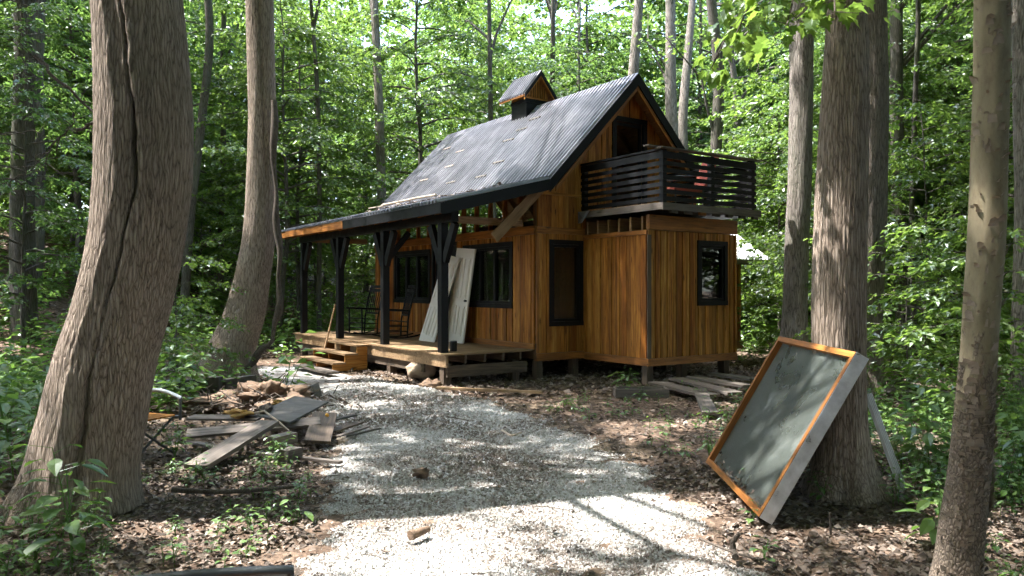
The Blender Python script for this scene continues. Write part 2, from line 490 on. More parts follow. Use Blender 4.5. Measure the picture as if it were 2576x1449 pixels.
n1 = m.noise(c, 0.9, 5, 0.6); n2 = m.noise(c, 9, 5, 0.7); n3 = m.noise(c, 0.35, 3, 0.5)
vo = m.n('ShaderNodeTexVoronoi'); vo.inputs['Scale'].default_value = 16; m.l(c, vo.inputs['Vector'])
lf = m.ramp(m.n('ShaderNodeSeparateColor').outputs[0], [(0, 0.0), (1, 1.0)])
sep = m.n('ShaderNodeSeparateColor'); m.l(vo.outputs['Color'], sep.inputs[0])
litter_c = m.ramp(sep.outputs[0], [(0.0, (0.045, 0.03, 0.022)), (0.5, (0.13, 0.088, 0.062)), (1.0, (0.26, 0.19, 0.14))])
soil_c = m.ramp(n2, [(0.3, (0.03, 0.02, 0.014)), (0.6, (0.14, 0.095, 0.068)), (0.8, (0.26, 0.185, 0.138))])
col = m.mix(m.ramp(n1, [(0.4, 0.0), (0.55, 1.0)]), soil_c, litter_c)
col = m.mix(m.ramp(n3, [(0.5, 0.0), (0.68, 0.35)]), col, (0.035, 0.05, 0.018))
hb = m.math('ADD', m.math('MULTIPLY', vo.outputs['Distance'], 0.5), n2)
m.principled(col, 0.95, 0, m.bump(hb, 0.9, 0.05), 0.15)
ground = mb.build('ground', m.m, smooth=True)
tag(ground, 'brown woodland floor of soil and dead leaves', kind='structure')

# gravel drive: outline surveyed on the ground
_L = [(-1.1, -6), (-1.1, 1.0)] + [tuple(gnd(a, b).xy) for a, b in ((760, 1449), (775, 1340), (815, 1260), (800, 1200), (805, 1150), (850, 1110), (840, 1060), (770, 1010), (700, 970), (640, 935), (630, 913))]
_Rr = [(2.4, -6), (1.9, 1.0)] + [tuple(gnd(a, b).xy) for a, b in ((1960, 1449), (1880, 1380), (1790, 1300), (1700, 1230), (1600, 1150), (1450, 1080), (1250, 1005), (1100, 974), (1040, 964), (960, 948), (880, 934), (800, 922), (760, 913))]
_L = np.array(_L); _Rr = np.array(_Rr)
def gravel_edges(y):
    wob = 0.07 * np.sin(y * 5.1) + 0.05 * np.sin(y * 11.3 + 1) + 0.03 * np.sin(y * 23)
    return np.interp(y, _L[:, 1], _L[:, 0]) + wob, np.interp(y, _Rr[:, 1], _Rr[:, 0]) + wob[::-1] if False else np.interp(y, _Rr[:, 1], _Rr[:, 0]) + 0.08 * np.sin(y * 4.3 + 2) + 0.05 * np.sin(y * 13)
yy = np.arange(-6, 16.6, 0.1)
le, re = gravel_edges(yy)
uu = np.linspace(0, 1, 34)
X = le[:, None] + (re - le)[:, None] * uu[None]
Y = np.repeat(yy[:, None], len(uu), 1)
edge = np.minimum(uu, 1 - uu)[None] * (re - le)[:, None]
Z = terrain(X, Y) + 0.03 * sstep(edge / 0.25) - 0.012 + 0.01 * wavy(X, Y, 3)
mb = MB(); nr, nc = X.shape
i = (np.arange(nr - 1)[:, None] * nc + np.arange(nc - 1)[None]).ravel()
mb.add(np.stack([X.ravel(), Y.ravel(), Z.ravel()], 1), quads=np.stack([i, i + 1, i + nc + 1, i + nc], 1))
m = NT('gravel_bed')
c = m.coords('Object')
vo = m.n('ShaderNodeTexVoronoi'); vo.inputs['Scale'].default_value = 46; m.l(c, vo.inputs['Vector'])
sep = m.n('ShaderNodeSeparateColor'); m.l(vo.outputs['Color'], sep.inputs[0])
n1 = m.noise(c, 1.3, 5, 0.65)
col = m.ramp(sep.outputs[0], [(0.0, (0.15, 0.13, 0.11)), (0.4, (0.33, 0.315, 0.29)), (1.0, (0.52, 0.51, 0.49))])
col = m.mix(m.ramp(n1, [(0.48, 0.0), (0.68, 0.75)]), col, (0.15, 0.115, 0.09))
m.principled(col, 0.95, 0, m.bump(vo.outputs['Distance'], 0.6, 0.012), 0.15)
drive = mb.build('gravel_drive', m.m, smooth=True)
tag(drive, 'pale crushed gravel drive curving up to the porch', kind='structure')

def stones(n, y0, y1, smin, smax):
    y = rng.uniform(y0, y1, n * 2)
    l, r = gravel_edges(y)
    spill = np.abs(rng.normal(0, 0.12, n * 2))
    x = rng.uniform(-3.0, 3.2, n * 2)
    ok = (x > l - spill) & (x < r + spill)
    return x[ok], y[ok]
OCT = np.array([(1, 0, 0), (0, 1, 0), (-1, 0, 0), (0, -1, 0), (0, 0, 1), (0, 0, -1)], float)
OCTF = np.array([(0, 1, 4), (1, 2, 4), (2, 3, 4), (3, 0, 4), (1, 0, 5), (2, 1, 5), (3, 2, 5), (0, 3, 5)])
mb = MB()
for n, y0, y1, s0, s1 in ((42000, 3.4, 6.0, 0.006, 0.0118), (28000, 6.0, 9.0, 0.008, 0.0145), (18000, 9.0, 16.4, 0.012, 0.02)):
    x, y = stones(n, y0, y1, s0, s1)
    k = len(x)
    s = rng.uniform(s0, s1, k) * np.where(rng.random(k) < 0.06, 1.6, 1.0)
    v = OCT[None] * (1 + rng.normal(0, 0.22, (k, 6, 1))) + rng.normal(0, 0.22, (k, 6, 3))
    v = v * s[:, None, None] * rng.uniform(0.6, 1.3, (k, 1, 3))
    a = rng.uniform(0, 6.28, k); b = rng.uniform(-0.6, 0.6, k)
    ca, sa, cb, sb = np.cos(a)[:, None], np.sin(a)[:, None], np.cos(b)[:, None], np.sin(b)[:, None]
    vx, vy, vz = v[..., 0], v[..., 1], v[..., 2]
    vx, vz = vx * cb + vz * sb, -vx * sb + vz * cb
    vx, vy = vx * ca - vy * sa, vx * sa + vy * ca
    l, r = gravel_edges(y)
    ed = np.minimum(x - l, r - x)
    z = terrain(x, y) + 0.03 * sstep(ed / 0.25) - 0.012 + 0.01 * wavy(x, y, 3) + s * 0.12
    P = np.stack([vx + x[:, None], vy + y[:, None], vz + z[:, None]], -1)
    dirt = 0.5 + 0.9 * wavy(x, y, 1.1) + 0.25 * wavy(x, y, 4.0)
    mid = 0.35 * np.exp(-((x - (l + r) / 2 - 0.1) / 0.35) ** 2)
    rim_ = 0.45 * np.exp(-np.clip(ed, 0, 9) / 0.18) * (rng.random(k) < 0.6)
    tint = np.clip(rng.beta(4.2, 3.0, k) + 0.06 - 0.75 * np.clip(dirt - 0.42, 0, 1) - 1.3 * mid * (rng.random(k) < 0.7) - rim_, 0.02, 1)
    f = (OCTF[None] + (np.arange(k) * 6)[:, None, None]).reshape(-1, 3)
    mb.add(P.reshape(-1, 3), tris=f, tint=np.repeat(tint, 8))
gs = mb.build('gravel_stones', MAT['gravel'])
tag(gs, 'loose pale limestone chips covering the drive', 'gravel', kind='stuff')

# ------------------------------------------------------------------ the cabin (own frame: x across the gable, y back along the ridge)
CX, CY, CA = 0.454, 14.15, math.atan2(0.568, 0.823)
cabin = empty('cabin', (CX, CY, 0), CA)
tag(cabin, 'small two-storey wooden cabin with dark metal roof, porch and balcony', 'cabin')
CU = np.array([-math.sin(CA), math.cos(CA)]); CV = np.array([math.cos(CA), math.sin(CA)])
def c2w(x, y, z=0.0):
    p = np.array([CX, CY]) + CV * x + CU * y
    return Vector((p[0], p[1], z))
rnd = random.Random(4)
ZD = 0.514                       # porch deck level
W, LN = 4.3, 7.0                 # gable width, wall length
RX, RZ = 2.17, 5.84              # ridge
KX, KZ = 0.05, 3.66              # foot of the steep slope
SL = (RZ - KZ) / (RX - KX)
YN, YF = -0.40, 6.95             # roof ends
def rz_at(x): return RZ - SL * abs(x - RX)

def sheath(name, axis, const, thick, s0, s1, z0, z1, holes, mat=None, parent=cabin, top=None):
    """wall core: cells between the openings; axis 'x' -> wall runs along x at y=const"""
    ss = sorted({s0, s1, *[h[0] for h in holes], *[h[1] for h in holes]})
    zs = sorted({z0, z1, *[h[2] for h in holes], *[h[3] for h in holes]})
    ss = [s for s in ss if s0 <= s <= s1]; zs = [z for z in zs if z0 <= z <= z1]
    mb = MB()
    for a, b in zip(ss, ss[1:]):
        for e, f in zip(zs, zs[1:]):
            ms, mz = (a + b) / 2, (e + f) / 2
            if any(h[0] < ms < h[1] and h[2] < mz < h[3] for h in holes): continue
            if axis == 'x': mb.box(a, b, const, const + thick, e, f)
            else: mb.box(const, const + thick, a, b, e, f)
    return mb.build(name, mat or MAT['sheath'], parent)

def boards(part, axis, const, s0, s1, z0, top, holes, wmin, wmax, mats, out=-1, thick=0.022, batten=0.25):
    """vertical boards in front of a wall core, each its own piece; top is a number or a function of s"""
    s = s0
    tf = top if callable(top) else (lambda q: top)
    prev_proud = False
    while s < s1 - 0.015:
        w = rnd.uniform(wmin, wmax)
        if rnd.random() < batten: w *= 0.55
        e = min(s + w, s1)
        if s1 - e < 0.04: e = s1
        proud = rnd.uniform(0, 0.006) + (0.016 if (rnd.random() < 0.45 and not prev_proud) else 0)
        prev_proud = proud > 0.01
        a, b = s + 0.0022, e - 0.0022
        mid = (a + b) / 2
        spans = [(z0, None)]
        for h in holes:
            if h[0] - 0.012 < mid < h[1] + 0.012:
                nsp = []
                for lo, hi in spans:
                    htop = tf(mid) if hi is None else hi
                    if h[2] > lo + 0.02: nsp.append((lo, min(h[2], htop) if h[2] < htop else hi))
                    if h[3] < htop - 0.02: nsp.append((h[3], hi))
                spans = nsp
        for lo, hi in spans:
            ta, tb = (tf(a), tf(b)) if hi is None else (hi, hi)
            if min(ta, tb) - lo < 0.03: continue
            n0 = const; n1 = const + out * (thick + proud)
            if axis == 'x':
                pts = [(a, n0, lo), (b, n0, lo), (b, n1, lo), (a, n1, lo), (a, n0, ta), (b, n0, tb), (b, n1, tb), (a, n1, ta)]
            else:
                pts = [(n0, a, lo), (n0, b, lo), (n1, b, lo), (n1, a, lo), (n0, a, ta), (n0, b, tb), (n1, b, tb), (n1, a, ta)]
            hexa('board', pts, (0, 0, 1), rnd.choice(mats), part)
        s = e

def bar(name, x0, x1, y0, y1, z0, z1, mat, parent=cabin, axis=None):
    d = (x1 - x0, y1 - y0, z1 - z0)
    if axis is None:
        k = max(range(3), key=lambda q: d[q]); axis = [0, 0, 0]; axis[k] = 1
    pts = [(x0, y0, z0), (x1, y0, z0), (x1, y1, z0), (x0, y1, z0), (x0, y0, z1), (x1, y0, z1), (x1, y1, z1), (x0, y1, z1)]
    return hexa(name, pts, axis, mat, parent)

# openings: (from, to, sill, head)
long_holes = [(0.80, 2.48, 1.33, 2.47), (2.90, 3.86, ZD, 2.56), (4.08, 5.80, 1.37, 2.46)]
gable_holes = [(0.33, 1.00, 1.01, 2.48), (1.92, 2.68, 3.10, 4.98)]
annex_holes = [(2.44, 3.11, 1.40, 2.45)]
AX0, AX1, AY = 1.15, 3.42, -1.716
T = 0.10
# wall cores
lw = sheath('porch_wall', 'y', 0.0, T, T, LN, 0.33, 2.70, long_holes)
gw_low = sheath('gable_wall', 'x', 0.0, T, 0.0, W, 0.33, 3.62, gable_holes)
# upper triangle of the gable around the balcony door
def gable_top(q): return rz_at(q) - 0.06
mb = MB()
for a, b in ((0.02, 1.92), (2.68, W - 0.02)):
    n = 12
    qs = np.linspace(a, b, n + 1)
    for p, q in zip(qs, qs[1:]):
        t0, t1 = gable_top(p) - 0.03, gable_top(q) - 0.03
        if min(t0, t1) <= 3.63: continue
        mb.add([(p, 0, 3.62), (q, 0, 3.62), (q, T, 3.62), (p, T, 3.62), (p, 0, t0), (q, 0, t1), (q, T, t1), (p, T, t0)], quads=HEXF)
mb.add([(1.92, 0, 4.98), (2.68, 0, 4.98), (2.68, T, 4.98), (1.92, T, 4.98), (1.92, 0, 5.45), (2.68, 0, 5.3), (2.68, T, 5.3), (1.92, T, 5.45)], quads=HEXF)
g_up = mb.build('gable_peak', MAT['sheath'], cabin)
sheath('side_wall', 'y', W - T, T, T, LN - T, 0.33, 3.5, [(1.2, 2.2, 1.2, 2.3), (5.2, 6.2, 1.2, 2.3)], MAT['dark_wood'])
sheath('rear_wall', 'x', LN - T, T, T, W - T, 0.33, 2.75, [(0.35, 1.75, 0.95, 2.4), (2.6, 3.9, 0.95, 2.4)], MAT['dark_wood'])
an_l = sheath('annex_side_wall', 'y', AX0, T, AY + T, -0.002, 0.40, 2.62, [])
an_f = sheath('annex_front_wall', 'x', AY, T, AX0, AX1, 0.40, 2.66, annex_holes)
sheath('annex_far_wall', 'y', AX1 - T, T, AY + T, -0.002, 0.40, 2.62, [], MAT['trim'])

C1 = [MAT['cedar']] * 3 + [MAT['cedar2'], MAT['cedar3']]
C2 = [MAT['cedar']] * 2 + [MAT['cedar2']] * 3 + [MAT['cedar3']]
boards(lw, 'y', -0.002, 0.03, LN, 0.62, 2.64, long_holes, 0.06, 0.12, C1, batten=0.4)
boards(gw_low, 'x', -0.002, 0.0, AX0 - 0.02, 0.445, 2.66, gable_holes, 0.07, 0.14, C2, batten=0.35)
boards(gw_low, 'x', -0.002, 0.0, AX0 + 0.02, 2.79, lambda q: min(3.38, gable_top(q)), gable_holes, 0.13, 0.19, C2, batten=0.3)
boards(g_up, 'x', -0.002, 0.06, W - 0.06, 3.43, gable_top, gable_holes, 0.14, 0.2, C2, batten=0.25)
boards(gw_low, 'x', -0.002, AX0 + 0.02, W, 3.05, lambda q: min(3.43, gable_top(q)), gable_holes, 0.13, 0.19, C2)
boards(an_l, 'y', AX0 - 0.002, AY + 0.02, -0.03, 0.42, 2.585, [], 0.07, 0.14, C1, batten=0.35)
boards(an_f, 'x', AY - 0.002, AX0 - 0.02, AX1, 0.42, 2.66, annex_holes, 0.06, 0.13, C2, batten=0.4)

# trim bands
bar('corner_trim', -0.035, 0.03, -0.045, -0.026, 0.45, 2.64, MAT['trim'])
bar('band_trim', -0.03, AX0 - 0.03, -0.05, -0.026, 2.665, 2.785, MAT['trim'])
bar('band_trim', -0.03, AX0 - 0.1, -0.052, -0.026, 3.385, 3.43, MAT['cedar2'])
bar('base_trim', -0.03, AX0 - 0.03, -0.055, -0.026, 0.305, 0.44, MAT['trim'])
bar('base_trim', -0.06, -0.026, 0.02, LN, ZD + 0.004, 0.615, MAT['trim'])
bar('wall_plate', -0.06, 0.11, 0.0, LN, 2.645, 2.80, MAT['trim'])
bar('base_trim', AX0 - 0.055, AX0 - 0.027, AY - 0.03, -0.06, 0.29, 0.415, MAT['trim'])
bar('base_trim', AX0 - 0.055, AX1 + 0.03, AY - 0.06, AY - 0.031, 0.285, 0.415, MAT['trim'])
bar('corner_post', AX0 - 0.05, AX0 + 0.035, AY - 0.048, AY - 0.026, 0.42, 2.58, MAT['post_wood'])
bar('top_trim', AX0 - 0.065, AX0 - 0.027, AY - 0.02, -0.03, 2.59, 2.665, MAT['trim'])
bar('header_beam', AX0 - 0.03, AX1 + 0.03, AY - 0.065, AY + 0.02, 2.67, 2.93, MAT['trim'])
bar('corner_trim', AX1 - 0.02, AX1 + 0.03, AY - 0.05, AY - 0.026, 0.42, 2.66, MAT['cedar2'])
# joists that carry the balcony, their cut ends showing above the annex side wall
for k, yj in enumerate(np.linspace(AY + 0.12, -0.12, 6)):
    bar('balcony_joist', AX0 - 0.03, AX1, yj - 0.022, yj + 0.022, 2.672, 2.915, MAT['pine'])

# floors, piers
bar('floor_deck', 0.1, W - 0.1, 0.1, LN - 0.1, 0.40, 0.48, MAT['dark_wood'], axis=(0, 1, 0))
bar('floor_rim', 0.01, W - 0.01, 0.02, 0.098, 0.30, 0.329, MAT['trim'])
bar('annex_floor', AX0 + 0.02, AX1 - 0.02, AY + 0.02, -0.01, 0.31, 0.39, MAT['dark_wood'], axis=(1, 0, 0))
for x, y in ((0.12, 0.14), (0.98, 0.14), (AX0 + 0.1, AY + 0.12), (AX1 - 0.15, AY + 0.12), (2.2, AY + 0.2), (4.1, 0.2), (0.12, 3.4), (0.12, 6.7), (4.1, 3.4), (4.1, 6.7), (AX1 - 0.15, -0.1)):
    w = c2w(x, y)
    bar('foundation_post', x - 0.07, x + 0.07, y - 0.07, y + 0.07, tz(w.x, w.y) - 0.12, 0.305, MAT['post_wood'])

# windows: a black frame with sash, mullions and panes
def window(axis, const, hole, nd, mull=()):
    s0, s1, z0, z1 = hole
    def b(mb, a, c_, n0, n1, e, f):
        if axis == 'x': mb.box(a, c_, const + n0, const + n1, e, f)
        else: mb.box(const + n0, const + n1, a, c_, e, f)
    fw = 0.075
    mb = MB()
    b(mb, s0 - fw, s1 + fw, -0.060, -0.004, z1 - 0.01, z1 + fw)
    b(mb, s0 - fw, s1 + fw, -0.064, -0.004, z0 - fw, z0 + 0.01)
    b(mb, s0 - fw, s0 + 0.01, -0.056, -0.004, z0 + 0.01, z1 - 0.01)
    b(mb, s1 - 0.01, s1 + fw, -0.056, -0.004, z0 + 0.01, z1 - 0.01)
    fr = mb.build('window', MAT['black'], cabin)
    mb = MB(); q = 0.05
    b(mb, s0 + 0.01, s1 - 0.01, -0.03, 0.05, z1 - 0.012 - q, z1 - 0.012)
    b(mb, s0 + 0.01, s1 - 0.01, -0.03, 0.05, z0 + 0.012, z0 + 0.012 + q)
    b(mb, s0 + 0.012, s0 + 0.012 + q, -0.028, 0.05, z0 + 0.012 + q, z1 - 0.012 - q)
    b(mb, s1 - 0.012 - q, s1 - 0.012, -0.028, 0.05, z0 + 0.012 + q, z1 - 0.012 - q)
    mb.build('sash', MAT['black'], fr)
    cuts = [s0 + 0.06] + list(mull) + [s1 - 0.06]
    for mm in mull:
        mb = MB(); b(mb, mm - 0.035, mm + 0.035, -0.032, 0.05, z0 + 0.06, z1 - 0.06); mb.build('mullion', MAT['black'], fr)
    for a, c_ in zip(cuts, cuts[1:]):
        mb = MB()
        b(mb, a + 0.002, c_ - 0.002, 0.006, 0.012, z0 + 0.06, z1 - 0.06)
        mb.build('pane', MAT['glass'], fr)
    return fr
window('x', 0.0, gable_holes[0], 0)
window('x', AY, annex_holes[0], 0)
window('y', 0.0, long_holes[0], 0, (1.38, 1.92))
window('y', 0.0, long_holes[2], 0, (4.68, 5.24))
# front door, closed and black, behind the leaning doors
mb = MB()
mb.box(-0.055, -0.004, 2.82, 2.91, ZD + 0.004, 2.56); mb.box(-0.055, -0.004, 3.85, 3.94, ZD + 0.004, 2.56); mb.box(-0.058, -0.004, 2.82, 3.94, 2.562, 2.66)
df = mb.build('front_door', MAT['black'], cabin)
mb = MB(); mb.box(0.01, 0.05, 2.912, 3.848, ZD + 0.01, 2.555); mb.build('door_leaf', MAT['black'], df)
mb = MB(); mb.tube([(0.0, 3.75, 1.5), (-0.05, 3.75, 1.5)], [0.025, 0.03], 8); mb.build('door_knob', MAT['iron'], df)
# balcony door: frame and open dark doorway with a half open leaf inside
mb = MB(); f = 0.09; (s0, s1, z0, z1) = gable_holes[1]
mb.box(s0 - f, s1 + f, -0.062, -0.004, z1 - 0.005, z1 + f); mb.box(s0 - f, s0 + 0.012, -0.058, -0.004, z0 + 0.06, z1 - 0.005); mb.box(s1 - 0.012, s1 + f, -0.058, -0.004, z0 + 0.06, z1 - 0.005)
bd = mb.build('balcony_door', MAT['black'], cabin)
mb = MB(); mb.box(s0 + 0.014, s0 + 0.06, 0.02, 0.07, z0 + 0.06, z1 - 0.02); mb.box(s1 - 0.06, s1 - 0.014, 0.02, 0.07, z0 + 0.06, z1 - 0.02); mb.box(s0 + 0.06, s1 - 0.06, 0.02, 0.07, z1 - 0.07, z1 - 0.02)
mb.build('door_stop', MAT['black'], bd)
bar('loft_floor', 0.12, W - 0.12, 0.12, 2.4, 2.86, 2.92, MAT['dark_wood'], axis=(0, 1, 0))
for y in np.arange(2.9, 6.9, 0.8):
    bar('loft_joist', 0.12, W - 0.12, y - 0.025, y + 0.025, 2.70, 2.86, MAT['pine'])
bar('loft_brace', 1.95, 2.02, 0.9, 0.97, 2.93, 5.3, MAT['pine'])
plank('loft_rafter_tie', (1.2, 1.0, 4.2), (2.6, 1.05, 5.0), 0.12, 0.04, MAT['trim'], cabin)

# open stud wall between the plate and the roof, and the rafters of both slopes
for y in np.arange(0.05, LN, 0.52):
    bar('wall_stud', 0.0, 0.09, y, y + 0.045, 2.805, 3.50, MAT['trim'])
for y in np.arange(-0.34, YF - 0.05, 0.6):
    plank('rafter', (KX + 0.02, y, KZ - 0.16), (RX - 0.03, y, RZ - 0.18), 0.15, 0.045, MAT['pine'], cabin)
    plank('rafter', (2 * RX - KX - 0.02, y, KZ - 0.16), (RX + 0.03, y, RZ - 0.18), 0.15, 0.045, MAT['pine'], cabin)

# ---- metal roofing: ribbed sheets
def ribbed(n_ribs, pitch, h):
    prof = []
    for k in range(n_ribs):
        s = k * pitch
        prof += [(s, 0), (s + pitch * 0.30, 0), (s + pitch * 0.46, h), (s + pitch * 0.70, h), (s + pitch * 0.86, 0)]
    prof.append((n_ribs * pitch, 0))
    return prof
def roof_sheets(parent, p_low, p_high, y0, y1, mat, name='roof_panel', pitch=0.122, per=8, h=0.042, over=0.0, jitter=0.012):
    """sheets side by side along y between the eave line p_low=(x,z) and the ridge line p_high"""
    lo = np.array([p_low[0], p_low[1]]); hi = np.array([p_high[0], p_high[1]])
    d = hi - lo; d /= np.linalg.norm(d)
    nrm = np.array([-d[1], d[0]]); nrm = nrm if nrm[1] > 0 else -nrm
    y = y0; k = 0
    while y < y1 - 0.02:
        n = min(per, max(1, int(round((y1 - y) / pitch))))
        prof = ribbed(n, pitch, h)
        ext = rnd.uniform(-jitter, jitter)
        rows = 4
        v = []
        for r_ in range(rows + 1):
            f_ = r_ / rows
            base = lo + (hi - lo) * f_ - d * (ext if r_ == 0 else 0)
            for s, hh in prof:
                q = base + nrm * (hh + 0.004 * (k % 2))
                v.append((q[0], y + s, q[1]))
        m_ = len(prof); mb = MB()
        i = (np.arange(rows)[:, None] * m_ + np.arange(m_ - 1)[None]).ravel()
        qd = np.stack([i, i + m_, i + m_ + 1, i + 1], 1)
        if (hi - lo)[0] < 0: qd = qd[:, ::-1]
        mb.add(v, quads=qd)
        o = mb.build(name, mat, parent)
        sol = o.modifiers.new('sheet', 'SOLIDIFY'); sol.thickness = 0.002; sol.offset = -1
        y += n * pitch; k += 1
# decking under the sheets
def deck_slab(name, a, b, y0, y1, t, mat, parent=cabin):
    d = np.array([b[0] - a[0], b[1] - a[1]]); d /= np.linalg.norm(d)
    n = np.array([-d[1], d[0]]); n = n if n[1] > 0 else -n
    u = -n * t
    pts = [(a[0] + u[0], y0, a[1] + u[1]), (b[0] + u[0], y0, b[1] + u[1]), (b[0] + u[0], y1, b[1] + u[1]), (a[0] + u[0], y1, a[1] + u[1]),
           (a[0], y0, a[1]), (b[0], y0, b[1]), (b[0], y1, b[1]), (a[0], y1, a[1])]
    return hexa(name, pts, (0, 1, 0), mat, parent)
K1 = (KX, KZ); RG = (RX, RZ); K2 = (2 * RX - KX, KZ)
off = 0.05
mr = deck_slab('main_roof', (KX, KZ - off), (RX, RZ - off), YN + 0.03, YF - 0.03, 0.02, MAT['pine'])
mr_m = mr.matrix_local.copy()
roof_g = MB(); roof_g.box(RX - 0.02, RX + 0.02, YN + 0.05, YF - 0.05, RZ - 0.22, RZ - 0.08)
roof_a = roof_g.build('ridge_board', MAT['pine'], cabin)
roof_sheets(roof_a, K1, RG, YN, YF, MAT['roof'])
deck_slab('roof_decking', (K2[0], KZ - off), (RX, RZ - off), YN + 0.03, YF - 0.03, 0.02, MAT['pine'])
roof_sheets(roof_a, K2, RG, YN, YF, MAT['roof'], pitch=0.15, per=6)
# ridge cap
mb = MB(); cw = 0.17
for s in (-1, 1):
    a = (RX + s * cw, RZ - SL * cw + 0.035); b = (RX, RZ + 0.035)
    v = [(a[0], YN - 0.02, a[1]), (b[0], YN - 0.02, b[1]), (b[0], YF + 0.02, b[1]), (a[0], YF + 0.02, a[1])]
    v += [(p[0], p[1], p[2] - 0.012) for p in v]
    mb.add(v, quads=[(0, 1, 2, 3), (7, 6, 5, 4), (0, 4, 5, 1), (2, 6, 7, 3), (3, 7, 4, 0)] if s < 0 else [(3, 2, 1, 0), (4, 5, 6, 7), (1, 5, 4, 0), (3, 7, 6, 2), (0, 4, 7, 3)])
mb.build('ridge_cap', MAT['roof'], cabin)
# rake boards
def rake(name, a, b, y0, y1, drop, mat):
    pts = [(a[0], y0, a[1] - drop), (b[0], y0, b[1] - drop), (b[0], y1, b[1] - drop), (a[0], y1, a[1] - drop), (a[0], y0, a[1]), (b[0], y0, b[1]), (b[0], y1, b[1]), (a[0], y1, a[1])]
    return hexa(name, pts, (b[0] - a[0], 0, b[1] - a[1]), mat, cabin)
zo = 0.015
rake('rake_board', (KX - 0.06, KZ - 0.06 + zo), (RX, RZ + zo), YN - 0.03, YN, 0.235, MAT['black'])
rake('rake_board', (K2[0] + 0.06, KZ - 0.06 + zo), (RX + 0.001, RZ + zo), YN - 0.031, YN - 0.001, 0.235, MAT['black'])
rake('rake_trim', (KX + 0.1, KZ - 0.165), (RX, RZ - 0.225), YN + 0.002, YN + 0.035, 0.09, MAT['trim'])
rake('rake_trim', (K2[0] - 0.1, KZ - 0.165), (RX + 0.001, RZ - 0.225), YN + 0.003, YN + 0.036, 0.09, MAT['trim'])
# porch roof
PX, PZ = -2.22, 3.06
PY0, PY1 = -0.38, 7.75
pr = MB(); pr.box(PX + 0.03, PX + 0.07, PY0 + 0.02, PY1 - 0.02, PZ - 0.10, PZ - 0.03)
porch_roof = pr.build('porch_roof', MAT['dark_wood'], cabin)
PSL = (KZ - 0.02 - PZ) / (KX + 0.02 - PX)
roof_sheets(porch_roof, (PX - 0.03, PZ), (KX + 0.03, KZ - 0.02), PY0, PY1, MAT['roof'], jitter=0.03)
deck_slab('porch_roof_decking', (PX, PZ - 0.022), (KX + 0.02, KZ - 0.04), PY0 + 0.03, PY1 - 0.03, 0.018, MAT['pine'])
rake('porch_rake_board', (PX, PZ - 0.005), (KX, KZ - 0.03), PY0 - 0.03, PY0, 0.2, MAT['black'])
bar('eave_fascia', PX - 0.03, PX - 0.001, PY0 - 0.03, 3.75, PZ - 0.185, PZ - 0.012, MAT['black'])
for k, (a, b) in enumerate(((3.75, 4.9), (4.9, 6.2), (6.2, 7.75))):
    bar('eave_fascia', PX - 0.03, PX - 0.001, a + 0.003, b - 0.003, PZ - 0.17 + 0.006 * k, PZ - 0.014, MAT['trim'])
rake('porch_rake_board', (PX, PZ - 0.005), (KX, KZ - 0.03), PY1, PY1 + 0.03, 0.17, MAT['trim'])
bar('eave_flashing', PX - 0.036, PX + 0.05, PY0 - 0.03, PY1, PZ - 0.010, PZ - 0.004, MAT['roof'])
for y in np.arange(-0.1, PY1, 0.6):
    plank('porch_rafter', (PX + 0.02, y, PZ - 0.125), (-0.02, y, KZ - 0.145 - 0.02), 0.14, 0.04, MAT['trim'], cabin)

# wooden cleats screwed to the steep slope
for (yy_, f_) in ((2.2, 0.80), (2.35, 0.69), (2.55, 0.58), (2.05, 0.30), (2.3, 0.16), (3.6, 0.17), (4.6, 0.42), (4.8, 0.62), (5.4, 0.30), (5.9, 0.74)):
    x_ = KX + (RX - KX) * f_; z_ = KZ + (RZ - KZ) * f_
    nn = np.array([-SL, 0, 1.0]); nn /= np.linalg.norm(nn)
    p = np.array([x_, yy_, z_]) + nn * 0.035
    plank('roof_cleat', p, p + np.array([0, 0.42, 0]), 0.05, 0.03, rnd.choice([MAT['grey_wood'], MAT['dark_wood'], MAT['grey_wood']]), cabin, wdir=(1, 0, SL))

# porch: beam, posts, braces, deck
BX0, BX1 = -1.82, -1.68
bar('porch_beam', BX0, BX1, -0.02, 7.62, 2.79, 2.975, MAT['black'])
bar('tie_beam', BX1 + 0.002, -0.065, 0.33, 0.38, 2.80, 2.93, MAT['pine'])
bar('tie_beam', BX1 + 0.002, -0.065, 7.42, 7.47, 2.80, 2.93, MAT['pine'])
posts_y = [0.33, 2.69, 5.05, 7.41]
for k, y in enumerate(posts_y):
    bar('porch_post', BX0, BX1, y, y + 0.14, ZD + 0.002, 2.788, MAT['black'])
    for s in (-1, 1):
        if k == 3 and s == 1: continue
        y0 = y + (0.14 if s > 0 else 0)
        plank('post_brace', ((BX0 + BX1) / 2, y0 + s * 0.005, 2.12), ((BX0 + BX1) / 2, y0 + s * 0.36, 2.77), 0.15, 0.09, MAT['black'], cabin, wdir=(0, 1, 0.2))
    if k == 1: plank('post_brace', (BX1 + 0.005, y + 0.07, 2.24), (BX1 + 0.46, y + 0.07, 2.78), 0.10, 0.08, MAT['black'], cabin, wdir=(1, 0, 0.2))
pd = MB(); pd.box(-1.86, -1.82, 0.09, 7.85, ZD - 0.235, ZD - 0.03)
deck_f = pd.build('porch_deck', MAT['deck'], cabin)
y = 0.06
while y < 7.86:
    w = min(0.14, 7.88 - y)
    bar('deck_board', -1.90 + rnd.uniform(-0.008, 0.008), -0.064, y + 0.003, y + w - 0.003, ZD - 0.028, ZD + rnd.uniform(-0.002, 0.001), MAT['deck'], deck_f, axis=(1, 0, 0))
    y += 0.14
bar('deck_rim', -1.818, -0.06, 7.80, 7.84, ZD - 0.17, ZD - 0.032, MAT['deck'])
